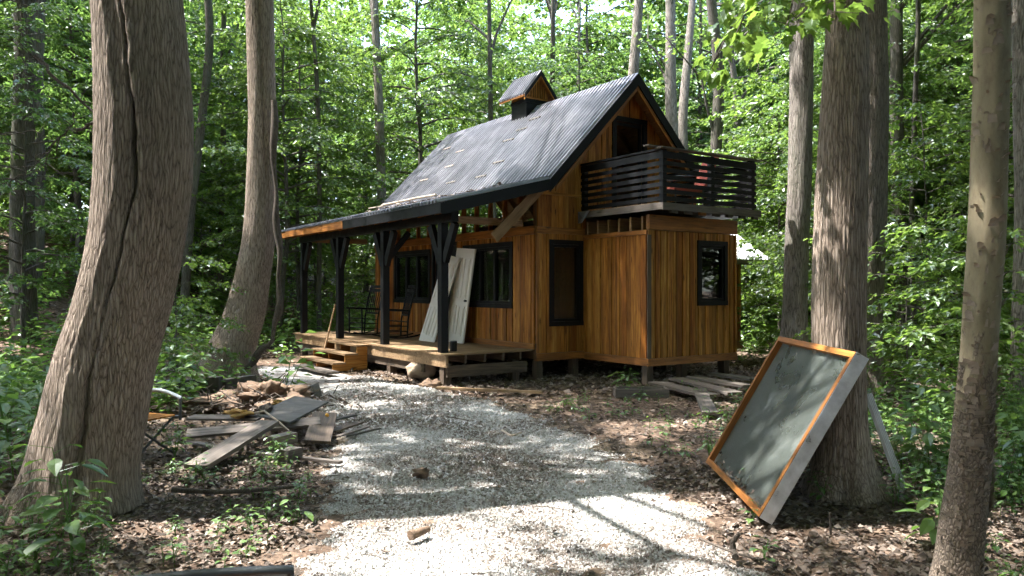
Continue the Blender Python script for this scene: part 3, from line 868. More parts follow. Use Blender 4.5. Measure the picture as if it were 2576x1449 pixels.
for x in (-1.45, -1.05, -0.65, -0.28):
    bar('deck_joist', x - 0.02, x + 0.02, 0.12, 7.79, ZD - 0.18, ZD - 0.032, MAT['post_wood'])
bar('deck_beam', -1.80, -0.1, 0.16, 0.21, 0.10, 0.30, MAT['post_wood'])
bar('deck_beam', -1.815, -1.775, 1.0, 7.7, 0.12, 0.278, MAT['post_wood'])
for x, y in ((-1.76, 0.28), (-1.74, 2.45), (-1.74, 5.0), (-1.74, 7.5), (-0.3, 0.3)):
    w = c2w(x, y)
    bar('deck_pier', x - 0.075, x + 0.075, y - 0.06, y + 0.09, tz(w.x, w.y) - 0.12, ZD - 0.182, MAT['post_wood'])
# steps
st = MB()
for ys_ in (3.24, 4.12, 5.02):
    z0 = 0.0
    prof = [(-1.92, ZD - 0.04), (-1.92, 0.0), (-2.66, 0.0), (-2.66, 0.135), (-2.40, 0.135), (-2.40, 0.305), (-2.14, 0.305), (-2.14, ZD - 0.04)]
    v = [(x, ys_, z - 0.02) for x, z in prof] + [(x, ys_ + 0.04, z - 0.02) for x, z in prof]
    st2 = MB()
    n = 8
    tri = [(0, 1, 7), (1, 6, 7), (1, 5, 6), (1, 4, 5), (1, 2, 4), (2, 3, 4)]
    st2.add(v, tris=[(a, c_, b) for a, b, c_ in tri] + [(a + 8, b + 8, c_ + 8) for a, b, c_ in tri], quads=[(k, (k + 1) % 8, (k + 1) % 8 + 8, k + 8) for k in range(8)])
    if ys_ == 3.24:
        steps = st2.build('porch_steps', MAT['cedar2'], cabin)
    else:
        st2.build('stringer', MAT['trim'], steps)
for x, z in ((-2.53, 0.135), (-2.27, 0.305), (-2.01, ZD - 0.04)):
    bar('tread', x - 0.155, x + 0.135, 3.2, 5.1, z - 0.018, z + 0.018, MAT['deck'], steps)

# temporary brace hanging from the rake
plank('loose_brace', (0.02, -0.12, 3.50), (-1.02, -0.13, 2.53), 0.19, 0.04, MAT['pine'], cabin, wdir=(0.7, 0, -0.72))

# cupola astride the ridge
cq = 0.305; cy0, cy1 = 2.92, 3.52
mb = MB(); mb.box(RX - cq, RX + cq, cy0, cy1, 5.40, 5.93)
cup = mb.build('cupola', MAT['black'], cabin)
mb = MB(); mb.box(RX - cq - 0.015, RX + cq + 0.015, cy0 - 0.015, cy1 + 0.015, 5.932, 6.01); mb.build('cupola_band', MAT['black'], cup)
mb = MB(); mb.box(RX - cq + 0.03, RX + cq - 0.03, cy0 + 0.03, cy1 - 0.03, 6.012, 6.20); mb.build('cupola_core', MAT['black'], cup)
for s in (-1, 1):
    mb = MB(); xs_ = RX + s * (cq - 0.012); mb.box(xs_ - 0.012, xs_ + 0.012, cy0, cy1, 6.012, 6.16); mb.build('cupola_side', MAT['cedar2'], cup)
cz = 6.64; csl = 0.577 / 0.46
nsl = 9
for k in range(nsl):
    a = RX - cq + 0.01 + k * (2 * cq - 0.02) / nsl; b = a + (2 * cq - 0.02) / nsl * 0.5
    pts = []
    for q in (6.012,):
        pts = [(a, cy0 - 0.012, q), (b, cy0 - 0.012, q), (b, cy0 + 0.012, q), (a, cy0 + 0.012, q)]
    ta = cz - csl * abs(a - RX) - 0.09; tb = cz - csl * abs(b - RX) - 0.09
    pts += [(a, cy0 - 0.012, ta), (b, cy0 - 0.012, tb), (b, cy0 + 0.012, tb), (a, cy0 + 0.012, ta)]
    hexa('louvre_slat', pts, (0, 0, 1), MAT['cedar2'], cup)
mb = MB(); mb.add([(RX - cq + 0.02, cy0 + 0.02, 6.012), (RX + cq - 0.02, cy0 + 0.02, 6.012), (RX + cq - 0.02, cy0 + 0.02, 6.2), (RX, cy0 + 0.02, cz - 0.1), (RX - cq + 0.02, cy0 + 0.02, 6.2)], tris=[(0, 1, 2), (0, 2, 3), (0, 3, 4)]); mb.build('louvre_backing', MAT['black'], cup)
bar('louvre_sill', RX - cq - 0.005, RX + cq + 0.005, cy0 - 0.03, cy0 - 0.013, 6.012, 6.05, MAT['cedar2'], cup)
ce = (RX - 0.46, 6.063); ce2 = (RX + 0.46, 6.063)
for e in (ce, ce2):
    d = np.array([RX - e[0], cz - e[1]]); L_ = np.linalg.norm(d)
    roof_sheets(cup, (e[0], e[1]), (RX, cz), 2.77, 3.82, MAT['roof'], pitch=0.105, per=5, name='cupola_roof_panel')
    deck_pts = [(e[0], 2.78, e[1] - 0.05), (RX, 2.78, cz - 0.07), (RX, 3.81, cz - 0.07), (e[0], 3.81, e[1] - 0.05), (e[0], 2.78, e[1] - 0.01), (RX, 2.78, cz - 0.012), (RX, 3.81, cz - 0.012), (e[0], 3.81, e[1] - 0.01)]
    hexa('cupola_decking', deck_pts, (0, 1, 0), MAT['trim'], cup)
    pts = [(e[0], 2.745, e[1] - 0.09), (RX, 2.745, cz - 0.09), (RX, 2.768, cz - 0.09), (e[0], 2.768, e[1] - 0.09), (e[0], 2.745, e[1] + 0.02), (RX, 2.745, cz + 0.02), (RX, 2.768, cz + 0.02), (e[0], 2.768, e[1] + 0.02)]
    hexa('cupola_rake', pts, (d[0], 0, d[1]), MAT['black'], cup)
    q = 0.05
    pts = [(e[0], 2.77, e[1] - 0.13), (RX, 2.77, cz - 0.14), (RX, 2.79, cz - 0.14), (e[0], 2.79, e[1] - 0.13), (e[0], 2.77, e[1] - 0.085), (RX, 2.77, cz - 0.095), (RX, 2.79, cz - 0.095), (e[0], 2.79, e[1] - 0.085)]
    hexa('cupola_trim', pts, (d[0], 0, d[1]), MAT['cedar2'], cup)
mb = MB()
for s in (-1, 1):
    v = [(RX + s * 0.11, 2.76, cz - csl * 0.11 + 0.03), (RX, 2.76, cz + 0.03), (RX, 3.83, cz + 0.03), (RX + s * 0.11, 3.83, cz - csl * 0.11 + 0.03)]
    mb.add(v, quads=[(0, 1, 2, 3) if s < 0 else (3, 2, 1, 0)])
mb.build('cupola_ridge_cap', MAT['roof'], cup)

# balcony on the annex roof
bx0, bx1, by = 1.05, 3.46, -2.17
mb = MB(); mb.box(bx0 - 0.06, bx1 + 0.06, by - 0.06, -0.03, 3.03, 3.075)
bal = mb.build('balcony', MAT['deck'], cabin)
for y in np.arange(by + 0.03, -0.12, 0.145):
    bar('deck_board', bx0 - 0.08, bx1 + 0.08, y, y + 0.138, 3.078, 3.10, MAT['deck'], bal)
bar('balcony_fascia', bx0 - 0.085, bx1 + 0.085, by - 0.085, by - 0.061, 2.97, 3.09, MAT['grey_wood'], bal)
bar('balcony_fascia', bx0 - 0.085, bx0 - 0.061, by - 0.06, -0.04, 2.975, 3.09, MAT['grey_wood'], bal)
mb = MB(); mb.box(bx0 - 0.02, bx1 + 0.05, by + 0.1, -0.06, 2.985, 3.028); mb.build('roof_membrane', MAT['black'], bal)
# crumpled membrane and battens squeezed under the floor
for k in range(7):
    x = bx0 + 0.2 + k * 0.36
    plank('packing_block', (x, by + 0.02, 2.96), (x + 0.16, by + 0.03, 2.955), 0.05, 0.05, rnd.choice([MAT['dark_wood'], MAT['trim']]), bal)
zr0, zr1 = 3.11, 3.99
rail_posts = [(bx0, by), (bx1 - 0.09, by), ((bx0 + bx1) / 2, by), (bx0, -0.12)]
for x, y in rail_posts:
    bar('rail_post', x, x + 0.09, y, y + 0.09, zr0 - 0.005, zr1, MAT['black'], bal)
nsl = 7
for k in range(nsl):
    z = zr0 + 0.02 + k * (zr1 - zr0 - 0.04) / nsl
    h = (zr1 - zr0 - 0.04) / nsl * (0.62 if k < nsl - 1 else 0.98)
    bar('rail_slat', bx0 - 0.02, bx1 + 0.02, by - 0.022, by - 0.001, z, z + h, MAT['black'], bal)
    bar('rail_slat', bx0 - 0.021, bx0 - 0.001, by + 0.002, -0.03, z + 0.003, z + h, MAT['black'], bal)
    bar('rail_slat', bx1 + 0.001, bx1 + 0.021, by + 0.002, -0.03, z + 0.003, z + h, MAT['black'], bal)
bar('rail_cap', bx0 - 0.03, bx0 + 0.11, by + 0.02, -0.03, zr1 + 0.003, zr1 + 0.035, MAT['black'], bal)
bar('rail_cap', bx1 - 0.11, bx1 + 0.03, by + 0.02, -0.03, zr1 + 0.003, zr1 + 0.035, MAT['black'], bal)
# loose boards lying along the front rail
for (xa, xb, ya, zz, w) in ((bx0 - 0.12, bx1 - 0.2, by - 0.02, zr1 + 0.025, 0.17), (bx0 + 1.1, bx1 + 0.22, by + 0.03, zr1 + 0.05, 0.15), (bx0 - 0.28, bx0 + 0.9, by + 0.12, zr1 + 0.06, 0.14)):
    plank('loose_cap_board', (xa, ya, zz), (xb, ya + 0.02, zz + 0.005), w, 0.022, MAT['grey_wood'], bal, wdir=(0, 1, 0.02))
# crumpled flashing at the corner of the floor
mb = MB(); mb.add([(bx0 - 0.12, -0.42, 3.1), (bx0 - 0.26, -0.35, 2.86), (bx0 - 0.1, -0.05, 2.88), (bx0 - 0.1, -0.05, 3.1), (bx0 - 0.2, -0.3, 2.98)], tris=[(0, 1, 4), (1, 2, 4), (2, 3, 4), (3, 0, 4)]); fl = mb.build('bent_flashing', MAT['roof'], bal); fl.modifiers.new('s', 'SOLIDIFY').thickness = 0.003
# ------------------------------------------------------------------ trees
def unit(v): return v / (np.linalg.norm(v, axis=-1, keepdims=True) + 1e-12)

def leaves(mb, pos, axis, nrm, size, wide=0.55, tint=None, fold=0.12, r=None):
    """two-triangle folded leaves"""
    r = r or rng
    n = len(pos)
    if n == 0: return
    ax = unit(axis); nr = nrm - ax * np.sum(nrm * ax, 1, keepdims=True); nr = unit(nr)
    sd = np.cross(nr, ax)
    s = np.broadcast_to(np.asarray(size, float), (n,))[:, None]
    mid = pos + ax * s * 0.45 - nr * s * fold
    up = nr * s * fold
    v = np.stack([pos, mid + sd * s * wide / 2 + up * 2, pos + ax * s - nr * s * 0.10, mid - sd * s * wide / 2 + up * 2], 1)
    f = np.array([(0, 1, 2), (0, 2, 3)])[None] + (np.arange(n) * 4)[:, None, None]
    t = r.random(n) if tint is None else tint
    mb.add(v.reshape(-1, 3), tris=f.reshape(-1, 3), tint=np.repeat(t, 2))

MAPLE = np.array([(0, 0), (0.10, 0.06), (0.34, 0.02), (0.27, 0.20), (0.50, 0.42), (0.26, 0.46), (0.30, 0.62), (0.16, 0.60), (0.0, 1.0),
                  (-0.16, 0.60), (-0.30, 0.62), (-0.26, 0.46), (-0.50, 0.42), (-0.27, 0.20), (-0.34, 0.02), (-0.10, 0.06)])
OVATE = np.array([(0, 0), (0.16, 0.16), (0.25, 0.38), (0.20, 0.66), (0, 1.0), (-0.20, 0.66), (-0.25, 0.38), (-0.16, 0.16)])
def shaped_leaves(mb, shape, pos, axis, nrm, size, tint=None, cup=0.10, r=None):
    r = r or rng
    n = len(pos)
    if n == 0: return
    ax = unit(axis); nr = unit(nrm - ax * np.sum(nrm * ax, 1, keepdims=True)); sd = np.cross(nr, ax)
    s = np.broadcast_to(np.asarray(size, float), (n,))[:, None, None]
    x, y = shape[:, 0][None, :, None], shape[:, 1][None, :, None]
    bend = -(y ** 2) * 0.28 + np.abs(x) * 0.45 * cup * 4
    v = pos[:, None] + s * (sd[:, None] * x + ax[:, None] * y + nr[:, None] * bend)
    c = pos[:, None] + s * (ax[:, None] * 0.42 - nr[:, None] * 0.05)
    k = len(shape)
    V = np.concatenate([v, c], 1)
    f = np.array([(k, j, (j + 1) % k) for j in range(k)])[None] + (np.arange(n) * (k + 1))[:, None, None]
    t = r.random(n) if tint is None else tint
    mb.add(V.reshape(-1, 3), tris=f.reshape(-1, 3), tint=np.repeat(t, k))

def trunk_mesh(ctrl, segs, rows, lob=0.05, flare=0.0, seed=0, groove=None, lump=0.02):
    """ctrl rows: z, x, y, r (relative to base). Returns MB with smooth tapered trunk"""
    r_ = np.random.default_rng(seed)
    c = np.asarray(ctrl, float)
    z0, z1 = c[0, 0], c[-1, 0]
    zz = z0 + (z1 - z0) * np.linspace(0, 1, rows) ** 1.15
    # smooth interpolation through the survey stations
    def cr(col):
        x = c[:, 0]; y = c[:, col]; m_ = np.gradient(y, x)
        k = np.clip(np.searchsorted(x, zz) - 1, 0, len(x) - 2)
        h = x[k + 1] - x[k]; t = (zz - x[k]) / h
        return (2 * t**3 - 3 * t**2 + 1) * y[k] + (t**3 - 2 * t**2 + t) * h * m_[k] + (-2 * t**3 + 3 * t**2) * y[k + 1] + (t**3 - t**2) * h * m_[k + 1]
    px, py, pr = cr(1), cr(2), cr(3)
    th = np.arange(segs) / segs * 2 * np.pi
    TH, ZZ = np.meshgrid(th, zz)
    ph = r_.uniform(0, 6.28, 8)
    rad = np.ones_like(TH)
    rad += lob * np.sin(2 * TH + ph[0] + 0.3 * ZZ) * 0.6 + lob * np.sin(3 * TH + ph[1] - 0.4 * ZZ) * 0.5
    rad += lump * np.sin(5 * TH + ph[2] + 1.1 * ZZ) * np.sin(2.1 * ZZ + ph[3]) + lump * np.sin(7 * TH + ph[4] - 2.3 * ZZ) * 0.6
    if flare > 0:
        fz = np.exp(-np.clip(ZZ - z0, 0, None) / 0.28)
        rad += flare * fz * (0.55 + 0.6 * np.maximum(0, np.sin(5 * TH + ph[5])) + 0.35 * np.maximum(0, np.sin(3 * TH + ph[6])))
    if groove is not None: rad *= groove(TH, ZZ)
    X = px[:, None] + rad * pr[:, None] * np.cos(TH)
    Y = py[:, None] + rad * pr[:, None] * np.sin(TH)
    mb = MB()
    i = (np.arange(rows - 1)[:, None] * segs); k = np.arange(segs)[None]; k2 = (k + 1) % segs
    q = np.stack([i + k, i + k2, i + segs + k2, i + segs + k], -1).reshape(-1, 4)
    mb.add(np.stack([X.ravel(), Y.ravel(), ZZ.ravel()], 1), quads=q)
    return mb, (zz, px, py, pr)

def spray_branch(lm, wm, p0, az, L, rise, droop, leaf, r, wood_r, dens=1.0, jit=0.45):
    """one bough with side twigs lying in a flat, slightly drooping layer of leaves"""
    n = 7
    t = np.linspace(0, 1, n)
    bend = r.uniform(-0.35, 0.35)
    dx = np.cos(az + bend * t); dy = np.sin(az + bend * t)
    step = L / (n - 1)
    path = np.zeros((n, 3)); path[0] = p0
    path[1:, 0] = p0[0] + np.cumsum(dx[1:] * step); path[1:, 1] = p0[1] + np.cumsum(dy[1:] * step)
    path[:, 2] = p0[2] + L * (rise * t - droop * t ** 2) + r.normal(0, 0.02, n) * L * t
    wm.tube(path, wood_r * (1 - 0.85 * t), 4, cap=False)
    ntw = max(4, int(L / (0.16 + 0.03 * L)))
    side = 1
    for tt in np.linspace(0.22, 1.0, ntw):
        b = np.array([np.interp(tt, t, path[:, q]) for q in range(3)])
        a0 = az + bend * tt
        side = -side
        a = a0 + side * r.uniform(0.5, 1.15) * (1.0 if tt < 0.97 else 0.1)
        l = (0.30 + 0.34 * L * (1.05 - tt) ** 0.8) * r.uniform(0.7, 1.2)
        k = max(3, int(l / (leaf * 0.42) * dens))
        u = np.sort(r.uniform(0.08, 1.0, k))
        dz = r.uniform(-0.22, 0.12)
        P = np.stack([b[0] + np.cos(a) * l * u, b[1] + np.sin(a) * l * u, b[2] + dz * l * u - 0.25 * l * u ** 2], 1)
        if l > 0.5: wm.tube(P[[0, k // 2, -1]] if k > 2 else P, [wood_r * 0.28, wood_r * 0.2, wood_r * 0.1], 3, cap=False)
        la = a + np.where(np.arange(k) % 2 == 0, 1, -1) * r.uniform(0.4, 1.2, k)
        off = r.normal(0, 0.05, (k, 3)) * np.array([1, 1, 0.7])
        axd = np.stack([np.cos(la), np.sin(la), r.uniform(-0.75, 0.05, k)], 1)
        nd = np.stack([r.normal(0, jit, k), r.normal(0, jit, k), np.ones(k)], 1)
        leaves(lm, P + off, axd, nd, leaf * r.uniform(0.65, 1.25, k), 0.62, r=r)
    return path

def spray_tree(seed, H, base, Rmax, nb, leaf, tr, lean=0.25, dens=1.0, top=1.0):
    """understorey tree: thin wavering trunk, layered flat boughs; returns (trunk mesh data, crown mesh data)"""
    r = np.random.default_rng(seed)
    n = 12
    z = np.linspace(0, H, n)
    wx = np.cumsum(r.normal(0, lean * H / 60, n)); wy = np.cumsum(r.normal(0, lean * H / 60, n))
    wx -= wx[0]; wy -= wy[0]
    rad = tr * (1 - 0.9 * (z / H) ** 0.9)
    wm, lm = MB(), MB()
    wm.tube(np.stack([wx, wy, z - 0.25 * (z == 0)], 1), rad, 8, cap=False)
    az = r.uniform(0, 6.28)
    for k in range(nb):
        f = base + (top - base) * (k + r.uniform(0, 0.9)) / nb
        h = H * f
        az += 2.4 + r.normal(0, 0.5)
        q = (f - base) / (1 - base + 1e-6)
        L = Rmax * (0.35 + 0.65 * math.sin(math.pi * (0.18 + 0.72 * q))) * r.uniform(0.7, 1.15)
        p0 = (np.interp(h, z, wx), np.interp(h, z, wy), h)
        spray_branch(lm, wm, p0, az, L, r.uniform(0.2, 0.55), r.uniform(0.3, 0.6), leaf, r, np.interp(h, z, rad) * 0.5 + 0.006, dens)
    return wm, lm

# --- understorey kinds: mesh data made once, shared by the copies
UNDER = []
for sd, H, b, Rm, nb, lf, tr, mk in ((11, 7.0, 0.16, 2.3, 26, 0.125, 0.055, 'leaf_a'), (12, 9.5, 0.18, 2.8, 32, 0.13, 0.08, 'leaf_b'),
                                   (13, 5.2, 0.14, 1.9, 20, 0.115, 0.04, 'leaf_a'), (14, 11.5, 0.22, 3.1, 36, 0.135, 0.10, 'leaf_c'),
                                   (15, 8.2, 0.14, 2.5, 30, 0.12, 0.06, 'leaf_b'), (16, 3.2, 0.12, 1.35, 14, 0.11, 0.022, 'leaf_a')):
    wmb, lmb = spray_tree(sd, H, b, Rm, int(nb * 1.5), lf * 1.05, tr, dens=2.3)
    print('understorey leaves', sum(len(a) for a in lmb.t) // 2)
    UNDER.append((wmb.mesh('sapling_trunk', MAT['bark_far'], True), lmb.mesh('sapling_crown', MAT[mk]), H))

def place_under(kind, x, y, rz, s, name, label, cat, group=None):
    wm_, lm_, H = UNDER[kind]
    t = empty(name, (x, y, tz(x, y) - 0.03), rz)
    t.scale = (s, s, s * rnd.uniform(0.92, 1.1))
    tag(t, label, cat, group)
    a = bpy.data.objects.new('trunk', wm_); link(a, t)
    b = bpy.data.objects.new('crown', lm_); link(b, t)
    return t

# cabin footprint keep-out
def in_cabin(x, y, mrg=1.2):
    p = np.array([x - CX, y - CY]); a = p @ CV; b = p @ CU
    return -2.4 - mrg < a < 6.8 + mrg and -2.4 - mrg < b < 8.0 + mrg

TREES = []      # canopy trees: dict(x, y, obj, ...)
def canopy_tree(name, label, x, y, ctrl, mat, segs=40, rows=70, group=None, flare=0.25, seed=1, groove=None, lob=0.04, top=19.0, lean=(0, 0), lump=0.02):
    """tall tree; ctrl rows (z, dx, dy, r) near the ground, carried on up to `top`"""
    z = tz(x, y)
    t = empty(name, (x, y, z)); tag(t, label, 'tree', group)
    c = [list(q) for q in ctrl]
    last = c[-1]
    for zz_ in np.linspace(last[0] + 2.2, top, 5):
        f_ = (zz_ - last[0]) / (top - last[0])
        c.append([zz_, last[1] + lean[0] * f_ * 1.5, last[2] + lean[1] * f_ * 1.5, last[3] * (1 - 0.72 * f_)])
    mb, axis = trunk_mesh(c, segs, rows, lob, flare, seed, groove, lump)
    tr = mb.build('trunk', mat, t, smooth=True)
    TREES.append(dict(x=x, y=y, z=z, obj=t, axis=axis, r=last[3], top=top, limb=MB(), leaf=MB()))
    return t, tr, axis

def stations(d, rows, cx=None):
    """display stations (py, left, right) at depth d -> (z, dx, dy, r) relative to the base"""
    out = []
    for py, l, r_ in rows:
        p = ray((l + r_) / 2, py, d)
        out.append([p.z, p.x, 0.0, (r_ - l) / 2 / F * d])
    x0 = out[0][1] if cx is None else cx
    zb = tz(x0, d)
    res = [[q[0] - zb, q[1] - x0, 0.0, q[3]] for q in out]
    res.sort(key=lambda q: q[0])
    return x0, res

# T1 great split trunk on the left
def groove1(TH, ZZ):
    zc = np.array([-0.5, 0.3, 0.75, 1.38, 1.75, 2.1, 2.5, 2.85, 3.38, 3.9, 6.0])
    sc_ = np.array([-0.05, -0.12, -0.2, -0.30, -0.34, -0.30, -0.2, -0.25, -0.33, -0.40, -0.45])
    ang = -1.08 + np.arcsin(np.interp(ZZ, zc, sc_)) + 0.02 * np.sin(ZZ * 11) + 0.012 * np.sin(ZZ * 29 + 1)
    d = (TH - ang + np.pi) % (2 * np.pi) - np.pi
    on = sstep((7.0 - ZZ) / 2.0)
    wid = 0.022 + 0.03 * np.exp(-((ZZ - 2.72) / 0.25) ** 2) + 0.10 * np.exp(-((ZZ - 0.2) / 0.6) ** 2)
    deep = (0.15 + 0.22 * np.exp(-((ZZ - 2.72) / 0.35) ** 2)) * (1 - 0.75 * np.exp(-((ZZ - 1.35) / 0.3) ** 2)) + 0.08 * np.exp(-((ZZ - 0.4) / 0.5) ** 2)
    g = 1 - on * deep * np.exp(-(d / wid) ** 2)
    band = np.exp(-((d + 0.20) / 0.17) ** 2) * sstep((ZZ - 1.6) / 0.9)
    g -= on * 0.075 * band
    lip = np.exp(-((d - 0.13) / 0.06) ** 2) * (0.5 + 0.5 * np.sin(ZZ * 9) * np.sin(ZZ * 23 + 1)) + np.exp(-((d + 0.40) / 0.05) ** 2) * (0.5 + 0.4 * np.sin(ZZ * 13 + 2))
    g += on * 0.05 * lip
    g += 0.06 * np.exp(-((d + 0.9) / 0.5) ** 2) * np.exp(-np.clip(ZZ, 0, 9) / 0.6)
    # fine ridged plates of the bark, real relief
    rr_ = np.sin(TH * 46 + 2.2 * np.sin(ZZ * 3.1 + TH * 2) + 1.3 * np.sin(ZZ * 9 + TH * 5)) * (0.6 + 0.4 * np.sin(ZZ * 17 + 5 * np.sin(TH * 9)))
    g += 0.010 * rr_ * (1 - np.clip(band, 0, 1))
    return g
D1 = 5.95
x0, c1 = stations(D1, [(1275, 25, 352), (1200, 62, 345), (1050, 105, 366), (900, 142, 392), (750, 192, 432), (600, 226, 462), (450, 240, 480), (300, 240, 481), (150, 236, 470), (0, 230, 456)])
for q in c1: q[3] *= 0.93
t1, t1t, ax1 = canopy_tree('tulip_tree', 'massive leaning tree with a long split in its trunk, nearest on the left', x0, D1, c1, MAT['bark_tulip'], 220, 290, flare=0.04, seed=3, groove=groove1, lob=0.03, lump=0.012, lean=(-1.2, 1.4))  # unseen upper trunk leans back to shift its shadow on the drive

# T2 curved tree left of the porch, with a seam and a hanging vine
def groove2(TH, ZZ):
    ang = -1.25 + np.arcsin(np.interp(ZZ, [0, 3.5, 4.4, 5.5, 7, 9], [0.3, 0.35, 0.18, 0.02, -0.05, -0.1]))
    d = (TH - ang + np.pi) % (2 * np.pi) - np.pi
    on = sstep((ZZ - 3.3) / 0.8)
    g = 1 - on * (0.16 + 0.05 * np.sin(ZZ * 7)) * np.exp(-(d / 0.11) ** 2)
    g += 0.03 * np.exp(-((d - 0.3) / 0.1) ** 2) * np.sin(ZZ * 11) * on
    g += 0.010 * np.sin(TH * 30 + 2 * np.sin(ZZ * 2.1)) * (0.6 + 0.4 * np.sin(ZZ * 9))
    return g
D2 = 13.9
x0, c2 = stations(D2, [(960, 480, 648), (930, 498, 642), (880, 520, 642), (800, 560, 664), (700, 592, 680), (600, 611, 690), (450, 622, 692), (300, 627, 693), (150, 624, 690), (0, 620, 686)])
t2, t2t, ax2 = canopy_tree('ash_tree', 'tall curved tree with a bowed base left of the porch steps', x0, D2, c2, MAT['bark_tulip'], 120, 240, flare=0.15, seed=5, groove=groove2)
vp = [ray(a, b, D2 - 0.28) for a, b in ((688, 250), (690, 400), (694, 520), (702, 620), (703, 720), (698, 800), (680, 860), (640, 905), (600, 940), (585, 952))]
mb = MB()
pp = np.array([tuple(p) for p in vp]); tt = np.linspace(0, 1, len(pp)); t3 = np.linspace(0, 1, 60)
pv = np.stack([np.interp(t3, tt, pp[:, k]) + 0.02 * np.sin(t3 * 40 + k * 2) for k in range(3)], 1)
mb.tube(pv, 0.052 + 0.018 * np.sin(t3 * 27), 8)
vine = mb.build('hanging_vine', MAT['stick'], smooth=True); tag(vine, 'thick twisted vine hanging down the curved tree by the porch', 'vine')

# right-hand group
def ridges(n, amp):
    def g(TH, ZZ):
        return 1 + amp * np.sin(TH * n + 1.8 * np.sin(ZZ * 2.6 + TH * 3) + np.sin(ZZ * 7)) * (0.6 + 0.4 * np.sin(ZZ * 13 + TH * 7))
    return g
D3 = 6.25
x0, c3 = stations(D3, [(1245, 2040, 2200), (1180, 2052, 2186), (1100, 2055, 2176), (1000, 2052, 2172), (850, 2046, 2172), (700, 2048, 2174), (500, 2056, 2178), (300, 2066, 2180), (150, 2076, 2180), (0, 2086, 2178)])
t3_, t3t, ax3 = canopy_tree('poplar_tree', 'thick straight ridged trunk with the framed panel leaning on it', x0, D3, c3, MAT['bark_tulip'], 180, 260, flare=0.42, seed=8, groove=ridges(34, 0.018), lob=0.02)
D4 = 12.4
x0, c4 = stations(D4, [(985, 2120, 2222), (900, 2126, 2217), (700, 2128, 2222), (500, 2132, 2228), (300, 2136, 2232), (0, 2138, 2228)])
canopy_tree('poplar_tree', 'dark straight trunk standing close behind the tree with the leaning panel', x0, D4, c4, MAT['bark_ash'], 100, 160, seed=9, groove=ridges(26, 0.015))
D5 = 14.6
x0, c5 = stations(D5, [(940, 1955, 2035), (830, 1966, 2031), (600, 1976, 2034), (450, 1984, 2041), (300, 1987, 2043), (0, 1990, 2046)])
canopy_tree('poplar_tree', 'sunlit grey trunk between the annex and the big ridged tree', x0, D5, c5, MAT['bark_pale'], 90, 150, seed=10, groove=ridges(22, 0.015))
D6 = 4.15
x0, c6 = stations(D6, [(1500, 2338, 2468), (1449, 2352, 2466), (1300, 2374, 2476), (1200, 2390, 2486), (1050, 2405, 2494), (900, 2420, 2502), (750, 2430, 2512), (600, 2440, 2524), (400, 2448, 2530), (200, 2454, 2534), (0, 2456, 2536)])
t6, t6t, ax6 = canopy_tree('sycamore_tree', 'slim leaning tree with olive peeling bark at the right edge', x0, D6, c6, MAT['bark_peel'], 90, 220, seed=12, lob=0.02, flare=0.05, top=12)
# curling flakes of bark, one mesh
r_ = np.random.default_rng(3)
mb = MB(); zz6, px6, py6, pr6 = ax6
for k in range(560):
    z = r_.choice([r_.uniform(0.15, 1.3), r_.uniform(0.3, 1.15), r_.uniform(1.0, 3.4)], p=[0.36, 0.28, 0.36])
    th = r_.uniform(-np.pi, 0.2)
    i_ = np.searchsorted(zz6, z); pr_ = pr6[i_]
    o = np.array([np.cos(th), np.sin(th), 0]); s_ = np.array([-np.sin(th), np.cos(th), 0]); u = np.array([0, 0, 1.0])
    c_ = np.array([px6[i_], py6[i_], z]) + o * pr_ * 1.0
    w, h = 0.006 + 0.022 * r_.random() ** 2.2, 0.008 + 0.034 * r_.random() ** 2.0
    lift = r_.uniform(0.008, 0.026)
    v = [c_ - s_ * w, c_ + s_ * w, c_ + s_ * w * 0.8 + u * h + o * lift * 0.6, c_ - s_ * w * 0.7 + u * h + o * lift, c_ + u * h * 1.25 + o * lift * 1.5]
    mb.add(v, tris=[(0, 1, 2), (0, 2, 3), (3, 2, 4)])
fk = mb.build('bark_flakes', MAT['peel_flake'], t6); fk['kind'] = 'stuff'

